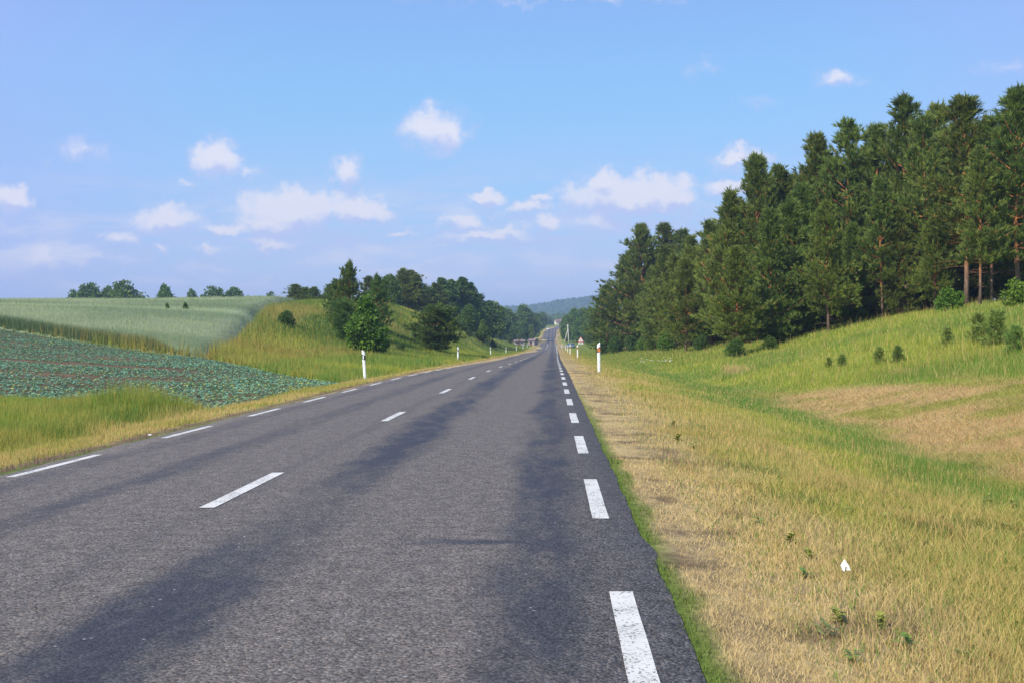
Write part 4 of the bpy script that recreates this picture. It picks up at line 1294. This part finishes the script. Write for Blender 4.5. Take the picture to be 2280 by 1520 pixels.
V = ico_v[None] * jit * (sz[:, None, None] * np.array((1, 1, .9))) + np.stack([xq, yq, zq + sz * .35], -1)[:, None, :]
T = (ico_f[None] + (np.arange(len(xq)) * 12)[:, None, None]).reshape(-1, 3)
cw = np.repeat(lerp(np.broadcast_to(np.array((.03, .06, .022)), (len(xq), 3)), np.array((.075, .115, .035)), rng.uniform(0, 1, len(xq))), 12, 0)
tag(link('distant_wood', mesh_np('distant_wood', V.reshape(-1, 3), T, M_far, cw)), 'far off wooded hills fading blue beyond the end of the road', 'wood', kind='stuff')

# ------------------------------------------------------------------ roadside posts
M_white = plain_mat('white_plastic', (.82, .82, .80), .45, 0, .12, 9.0)
M_black = plain_mat('black_band', (.02, .02, .022), .5)
M_orange = plain_mat('orange_reflector', (.58, .19, .06), .3, 0, .2, 40)
M_refl = plain_mat('white_reflector', (.78, .80, .82), .2, 0, .1, 60)


def post_ring(w, d, z, tilt=0.0, n=16):
    ring = []
    for j in range(n):
        a = 2 * math.pi * j / n
        x, y = math.cos(a), math.sin(a)
        k = (abs(x) ** 3.2 + abs(y) ** 3.2) ** (-1 / 3.2)
        px_, py_ = x * k * w / 2, y * k * d / 2
        ring.append((px_, py_, z + tilt * px_ / (w / 2)))
    return ring


def make_post(side):
    H = 1.32
    o = empty('marker_post', (0, 0, 0))
    b = MB()
    tl = .05 * side
    b.loft([post_ring(.13, .10, -.25), post_ring(.13, .10, 0.0), post_ring(.145, .105, .9), post_ring(.15, .11, H - .06, tl * .9), post_ring(.12, .09, H, tl)])
    b.build('post_body', M_white, o, True)
    if side < 0:        # left kerb: black band with a white reflector
        k = MB()
        z0, z1 = 1.32 - .40, 1.32 - .185
        k.loft([post_ring(.160, .118, z0, .03 * side), post_ring(.163, .120, z1, .05 * side)])
        k.build('band', M_black, o)
        q = MB(); q.box(-.036, .018, -.072, -.0605, z0 + .03, z1 - .02)
        q.build('reflector', M_refl, o)
    else:
        k = MB()
        z0, z1 = 1.32 - .40, 1.32 - .19
        k.loft([post_ring(.160, .118, z0, .03 * side), post_ring(.163, .120, z1, .05 * side)])
        k.build('band', M_black, o)
        q = MB(); q.box(-.066, .066, -.074, -.0605, z0 + .012, z1 - .030)
        q.build('reflector', M_orange, o)
    return o


def lean_post(o, a, b): o.rotation_euler = (a, b, o.rotation_euler[2])


lp = make_post(-1)
ords = ['nearest', 'second', 'third', 'fourth', 'fifth', 'sixth', 'seventh', 'eighth', 'ninth', 'tenth']
for i, (Y, X) in enumerate(((49, -8.57), (97, -8.55), (155, -8.9), (207, -8.95), (258, -8.7), (305, -8.4), (352, -8.3), (400, -8.2), (450, -8.2), (500, -8.2))):
    lab = f'white marker post with black band on the left verge, {ords[i]} from the viewer'
    loc = (X, Y, gz(X, Y))
    if i == 0:
        lp.location = loc
        tag(lp, lab, 'marker post', 'marker posts on the left verge'); o = lp
    else:
        o = copy_thing(lp, loc, 0, 1.0, lab, 'marker posts on the left verge')
    lean_post(o, rnd.uniform(-.02, .02), -.05 if i == 0 else rnd.uniform(-.04, .03))
rp = make_post(1)
for i, (Y, X) in enumerate(((49.5, 2.1), (112, 2.55), (157, 2.5), (212, 2.9), (262, 3.1), (305, 2.7), (350, 3.0))):
    lab = f'white marker post with orange reflector on the right verge, {ords[i]} from the viewer'
    if i == 5: lab = 'white marker post leaning to the left on the right verge, sixth from the viewer'
    loc = (X, Y, gz(X, Y))
    if i == 0:
        rp.location = loc
        tag(rp, lab, 'marker post', 'marker posts on the right verge'); o = rp
    else:
        o = copy_thing(rp, loc, 0, 1.0, lab, 'marker posts on the right verge')
    lean_post(o, rnd.uniform(-.02, .02), -.55 if i == 5 else rnd.uniform(-.015, .02))

# ------------------------------------------------------------------ warning sign
M_red = plain_mat('sign_red', (.55, .03, .03), .4)
M_signw = plain_mat('sign_white', (.82, .82, .80), .4)
M_steel = plain_mat('galvanised_steel', (.34, .35, .36), .45, .6)
M_blk = plain_mat('sign_black', (.02, .02, .02), .5)
sgx, sgy = 4.9, 190
sg = tag(empty('warning_sign', (sgx, sgy, gz(sgx, sgy))), 'triangular red bordered warning sign on a post beside the far right verge', 'road sign')
b = MB(); b.tube([(0, 0, -.3), (0, 0, 2.9)], .035, 8); b.build('post', M_steel, sg, True)


def tri(cx, cz, s, y0, y1, cut=.10):
    pts = []
    vs = [(0, s * .577), (-s / 2, -s * .289), (s / 2, -s * .289)]
    for i in range(3):
        p = Vector(vs[i]); a = Vector(vs[i - 1]); c = Vector(vs[(i + 1) % 3])
        pts += [p + (a - p) * cut, p + ((a - p) * cut * .3 + (c - p) * cut * .3), p + (c - p) * cut]
    m = MB()
    m.loft([[(cx + q.x, y0, cz + q.y) for q in pts], [(cx + q.x, y1, cz + q.y) for q in pts]])
    return m


pl = tri(0, 2.42, 1.12, -.075, -.045).build('sign_plate', M_red, sg)
tri(0, 2.42, .84, -.081, -.0755).build('sign_face', M_signw, pl)
b = MB()
b.box(-.035, .035, -.087, -.0815, 2.24, 2.66); b.box(.036, .15, -.087, -.0815, 2.36, 2.42)
b.build('symbol', M_blk, pl)
b = MB(); b.box(-.42, .42, -.070, -.045, 1.72, 2.02); p2 = b.build('lower_plate', M_signw, sg)
b = MB(); b.box(-.30, .30, -.076, -.0705, 1.82, 1.92); b.build('symbol', M_blk, p2)

# ------------------------------------------------------------------ utility pole with strut
M_conc = plain_mat('pale_concrete', (.58, .55, .48), .85, 0, .15, 3)
M_ins = plain_mat('insulator', (.55, .58, .58), .3)
px_, py_ = sight(1267, 760)[0] * 400, 400
up_ = tag(empty('utility_pole', (px_, py_, gz(px_, py_))), 'pale utility pole with a slanting strut beyond the right verge', 'utility pole')
b = MB(); b.tube([(0, 0, -.4), (-.2, 0, 3.5), (-.45, 0, 7.6)], [.22, .18, .13], 8); b.build('pole', M_conc, up_, True)
b = MB(); b.tube([(-2.1, 0, -.3), (-1.2, 0, 2.9), (-.35, 0, 6.0)], [.13, .12, .10], 8); b.build('strut', M_conc, up_, True)
b = MB(); b.box(-1.1, .25, -.05, .05, 7.15, 7.25); arm = b.build('crossarm', M_steel, up_)
for q in (-1.0, -.15, .15):
    b = MB(); b.tube([(q, 0, 7.25), (q, 0, 7.36), (q, 0, 7.42)], [.04, .06, .03], 8); b.build('insulator', M_ins, arm, True)

# ------------------------------------------------------------------ cars
M_glass = plain_mat('car_glass', (.03, .035, .04), .08, 0, 0, 1, .8)
M_tyre = plain_mat('tyre', (.02, .02, .02), .85)
M_rim = plain_mat('rim', (.5, .5, .52), .3, .7)
M_lamp = plain_mat('lamp_glass', (.75, .76, .75), .15)
M_tail = plain_mat('tail_glass', (.45, .02, .02), .2)


def make_car(name, paint, loc, rz, label):
    o = tag(empty(name, loc, rz), label, 'car')
    L = [(-2.05, .42, .78, .70), (-1.9, .30, .92, .80), (-1.0, .26, 1.00, .84), (-.1, .26, .98, .85), (.9, .26, .92, .84), (1.8, .30, .80, .80), (2.1, .42, .66, .68)]
    b = MB()
    rings = []
    for y, zb, zt, hw in L:
        rings.append([(-hw, y, zb + .08), (-hw * .9, y, zb), (hw * .9, y, zb), (hw, y, zb + .08), (hw, y, zt - .14), (hw * .88, y, zt), (-hw * .88, y, zt), (-hw, y, zt - .14)])
    b.loft(rings); b.build('body', paint, o, True)
    b = MB()
    rings = []
    for y, zt, hw in ((-1.72, .96, .70), (-1.35, 1.36, .60), (-.6, 1.45, .60), (.2, 1.42, .60), (.95, .98, .70)):
        rings.append([(-.76, y, .90), (.76, y, .90), (hw, y, zt), (-hw, y, zt)])
    b.loft(rings); cab = b.build('cabin', paint, o, True)
    b = MB()
    b.add([(-.60, .97, 1.01), (.60, .97, 1.01), (.54, .27, 1.40), (-.54, .27, 1.40)], [(0, 1, 2, 3)])
    b.build('windscreen', M_glass, cab)
    b = MB()
    b.add([(-.60, -1.74, 1.02), (.60, -1.74, 1.02), (.54, -1.40, 1.34), (-.54, -1.40, 1.34)], [(3, 2, 1, 0)])
    b.build('rear_window', M_glass, cab)
    for s in (-1, 1):
        b = MB()
        b.add([(s * .745, -1.25, 1.0), (s * .745, .6, 1.0), (s * .625, .15, 1.36), (s * .62, -1.15, 1.36)], [(0, 1, 2, 3) if s > 0 else (3, 2, 1, 0)])
        b.build('side_window', M_glass, cab)
        for y in (-1.28, 1.32):
            b = MB(); b.tube([(s * .66, y, .31), (s * .86, y, .31)], .31, 18); w = b.build('wheel', M_tyre, o, True)
            b = MB(); b.tube([(s * .84, y, .31), (s * .872, y, .31)], .19, 14); b.build('rim', M_rim, w, True)
        b = MB(); b.box(s * .62 - .13, s * .62 + .13, 2.02, 2.08, .58, .70); b.build('headlight', M_lamp, o)
        b = MB(); b.box(s * .66 - .10, s * .66 + .10, -2.04, -1.99, .66, .82); b.build('tail_light', M_tail, o)
    return o


M_carblue = plain_mat('grey_blue_paint', (.20, .29, .33), .3, .3)
M_carwhite = plain_mat('white_paint', (.75, .76, .76), .3)
X_, Y_ = 5.0, 318
make_car('parked_car', M_carblue, (X_, Y_, gz(X_, Y_)), .5, 'small grey blue car parked off the right verge under the utility pole')
X_, Y_ = -1.6, 672
make_car('oncoming_car', M_carwhite, (X_ - 1.3, Y_, float(road_z(Y_))), math.pi, 'white car coming over the far crest of the road')

# ------------------------------------------------------------------ houses
M_wall = plain_mat('cream_render', (.72, .66, .52), .85, 0, .15, 2)
M_stonew = plain_mat('pinkish_block_wall', (.38, .31, .29), .9, 0, .25, 2)
M_roofb = plain_mat('brown_roof', (.22, .12, .07), .8, 0, .25, 3)
M_roofr = plain_mat('dull_red_roof', (.22, .16, .15), .8, 0, .25, 3)
M_win = plain_mat('window_glass', (.04, .05, .06), .1, 0, 0, 1, .8)
M_frame = plain_mat('window_frame', (.7, .7, .68), .5)
M_wood = plain_mat('brown_door', (.16, .09, .05), .6)


def house(name, loc, rz, w, d, h, rh, wallm, roofm, label, nwin, shell=False):
    o = tag(empty(name, loc, rz), label, 'house')
    b = MB()
    b.box(-w / 2, w / 2, -d / 2, d / 2, -.6, h)
    b.add([(-w / 2, -d / 2, h), (-w / 2, d / 2, h), (-w / 2, 0, h + rh), (w / 2, -d / 2, h), (w / 2, d / 2, h), (w / 2, 0, h + rh)], [(0, 1, 2), (5, 4, 3)])
    b.build('wall', wallm, o)
    b = MB()
    e = .35
    for s in (-1, 1):
        b.add([(-w / 2 - e, s * (d / 2 + e), h - e * rh / (d / 2)), (w / 2 + e, s * (d / 2 + e), h - e * rh / (d / 2)), (w / 2 + e, 0, h + rh), (-w / 2 - e, 0, h + rh),
               (-w / 2 - e, s * (d / 2 + e), h - e * rh / (d / 2) + .14), (w / 2 + e, s * (d / 2 + e), h - e * rh / (d / 2) + .14), (w / 2 + e, 0, h + rh + .14), (-w / 2 - e, 0, h + rh + .14)],
              [(0, 3, 2, 1), (4, 5, 6, 7), (0, 1, 5, 4), (1, 2, 6, 5), (3, 0, 4, 7)])
    rf = b.build('roof', roofm, o)
    b = MB(); b.box(w * .18, w * .18 + .6, -.3, .3, h + rh * .55, h + rh + .35); b.build('chimney', wallm, rf)
    for i in range(nwin):
        x = -w / 2 + w * (i + .5) / nwin
        b = MB(); b.box(x - .55, x + .55, -d / 2 - .05, -d / 2 + .02, h * .38, h * .80); f_ = b.build('window', M_frame, o)
        b = MB(); b.box(x - .46, x + .46, -d / 2 - .06, -d / 2 - .045, h * .41, h * .77); b.build('pane', M_win, f_)
    b = MB(); b.box(-w * .04 - .5, -w * .04 + .5, -d / 2 - .055, -d / 2 + .02, 0, 2.0); b.build('door', M_wood, o)
    return o


X_, Y_ = sight(1244, 722)[0] * 905, 905
house('house', (X_, Y_, EYE + sight(1244, 724)[1] * Y_), .25, 6.0, 6.0, 2.9, 1.8, M_wall, M_roofb, 'cream house with brown roof at the far end of the road', 2)
X_, Y_ = sight(1156, 757)[0] * 395, 395
house('farm_building', (X_, Y_, gz(X_, Y_)), .12, 3.6, 4.0, 1.5, .5, M_stonew, M_roofr, 'low pinkish farm building under the trees left of the far road', 2)
X_, Y_ = sight(1187, 757)[0] * 400, 400
house('farm_building', (X_, Y_, gz(X_, Y_)), -.35, 2.4, 4.0, 1.9, .6, M_stonew, M_roofr, 'pinkish shed right of the low farm building, nearest the far road', 1)

# ------------------------------------------------------------------ litter and weeds close by
M_paper = plain_mat('white_paper', (.84, .84, .83), .7)
def on_ground(px, py):
    a, b = sight(px, py)
    d = np.arange(3.5, 60, .05)
    k = int(np.argmax(EYE + b * d < ground_z(a * d, d)))
    return a * d[k], float(d[k])


lx_, ly_ = on_ground(1882, 1296)
lit = MB()
lit.add([(-.075, 0, .10), (-.01, .01, .20), (.05, -.02, .11), (0, -.03, .09), (-.03, -.05, .0), (.09, -.03, .02), (-.05, .03, .02)],
        [(0, 3, 1), (3, 2, 1), (0, 4, 3), (3, 5, 2), (0, 1, 6), (1, 2, 5, 6)])
o = lit.build('paper_litter', M_paper)
o.location = (lx_, ly_, gz(lx_, ly_) + .06); o.scale = (.37, .37, .37)
sol = o.modifiers.new('thickness', 'SOLIDIFY'); sol.thickness = .002
tag(o, 'crumpled white piece of paper lying in the verge grass', 'litter')
M_stone = plain_mat('pale_stone', (.7, .68, .63), .8, 0, .2, 30)
sx_, sy_ = -6.55, 17.3
st = MB()
rs = random.Random(3)
st.v = [tuple(np.array(v) * rs.uniform(.75, 1.2) * np.array((.06, .05, .035))) for v in ico_v]; st.f = [tuple(int(i) for i in f) for f in ico_f]
o = st.build('stone', M_stone); o.location = (sx_, sy_, gz(sx_, sy_) + .02); o.scale = (.6, .6, .6)
tag(o, 'small pale stone lying at the left edge of the asphalt', 'stone')


def make_weed(name, seed, n, L, w, tint0, tint1, upr):
    r = np.random.default_rng(seed)
    V = []; F = []; cc = []
    for i in range(n):
        az = r.uniform(0, 6.28); el_ = r.uniform(*upr)
        ll = L * r.uniform(.55, 1.15)
        z0 = r.uniform(0, .16)
        dh = np.array((math.cos(az), math.sin(az), 0)); s = np.array((-math.sin(az), math.cos(az), 0))
        p = np.array((r.normal(0, .015), r.normal(0, .015), z0))
        k = len(V)
        col = np.array(tint0) + (np.array(tint1) - np.array(tint0)) * r.uniform()
        for j, (a, wd) in enumerate(((0, .15), (.3, .8), (.6, 1.0), (.85, .6), (1.0, .05))):
            e = el_ - a * .7
            q = p + dh * ll * a * math.cos(el_) + np.array((0, 0, 1)) * (ll * a * math.sin(el_) - .35 * ll * a * a)
            for sg_ in (-1, 0, 1):
                V.append(q + s * sg_ * wd * w * ll + np.array((0, 0, .12 * w * ll * abs(sg_)))); cc.append(col)
        for j in range(4):
            a = k + 3 * j
            F += [(a, a + 1, a + 4, a + 3), (a + 1, a + 2, a + 5, a + 4)]
    return mesh_np(name, np.array(V), np.array(F), M_crop, np.array(cc))


wm = [make_weed('weed_plant', 1, 16, .16, .22, (.14, .22, .04), (.27, .34, .06), (.1, .9)),
      make_weed('weed_plant', 2, 22, .13, .30, (.17, .22, .05), (.36, .36, .07), (.15, 1.0)),
      make_weed('weed_plant', 3, 12, .20, .16, (.16, .22, .06), (.28, .33, .10), (.3, 1.1))]
for i, (px, py, Y, k, s) in enumerate(((1690, 1175, 10.2, 0, 1.0), (1760, 1215, 9.3, 1, 1.2), (1800, 1250, 8.6, 1, 1.1), (1790, 1290, 8.0, 0, .9), (1840, 1420, 6.1, 2, .9),
                                       (1865, 1390, 6.5, 1, 1.0), (1960, 1400, 6.3, 1, .9), (2020, 1450, 5.8, 0, 1.0), (1510, 985, 17.5, 1, 1.6), (1545, 1000, 17, 0, 1.3),
                                       (1880, 1150, 10.5, 0, 1.1), (1970, 1165, 10.6, 0, 1.2), (2200, 1120, 12, 0, 1.6), (2240, 1190, 10.5, 1, 1.5), (2140, 1480, 5.5, 1, .8),
                                       (1500, 950, 19.5, 1, 1.3), (1900, 1480, 5.5, 0, .8), (2060, 1230, 9.4, 2, 1.0), (2255, 1130, 12.5, 0, 1.5))):
    X_, Y = on_ground(px, py)
    o = link('weed_plant', wm[k])
    o.location = (X_, Y, gz(X_, Y)); o.rotation_euler = (0, 0, rnd.uniform(0, 6)); o.scale = (s * .45, s * .45, s * .42)
    tag(o, 'broad leaved green weed growing among the dry grass of the right verge', 'weed', 'broad leaved weeds in the right verge')

fl = MB()
rs = random.Random(8)
st_ = MB()
for i in range(15):
    x, y, h_ = rs.gauss(0, .9), rs.gauss(0, .9), rs.uniform(.5, .85)
    st_.tube([(x, y, -.05), (x + .02, y, h_)], .008, 3, False)
    r_ = rs.uniform(.06, .11)
    fl.loft([[(x + .02 + r_ * k_ * math.cos(a), y + r_ * k_ * math.sin(a), h_ + z_) for a in np.arange(7) * .8976] for k_, z_ in ((.4, 0), (1, .03), (.5, .05))])
X_, Y_ = sight(1462, 760)[0] * 88, 88
um = tag(empty('wild_flowers', (X_, Y_, gz(X_, Y_))), 'patch of white umbel flowers in the grass in front of the bushy pines', 'wild flowers')
st_.build('stems', plain_mat('flower_stem', (.16, .24, .05), .7), um)
fl.build('flower_heads', plain_mat('white_petals', (.72, .74, .66), .8), um)

# ------------------------------------------------------------------ haze
m, t = new_mat('haze')
pvn = nd(t, 'ShaderNodeVolumePrincipled', {'Color': (.50, .68, 1.0, 1), 'Density': .00032, 'Anisotropy': .1})
nd(t, 'ShaderNodeOutputMaterial', {'Volume': pvn.outputs[0]})
b = MB(); b.box(-3800, 3800, -200, 5400, -4.5, 135)
tag(b.build('haze', m), 'thin bluish haze lying over the far countryside', 'haze', kind='stuff')
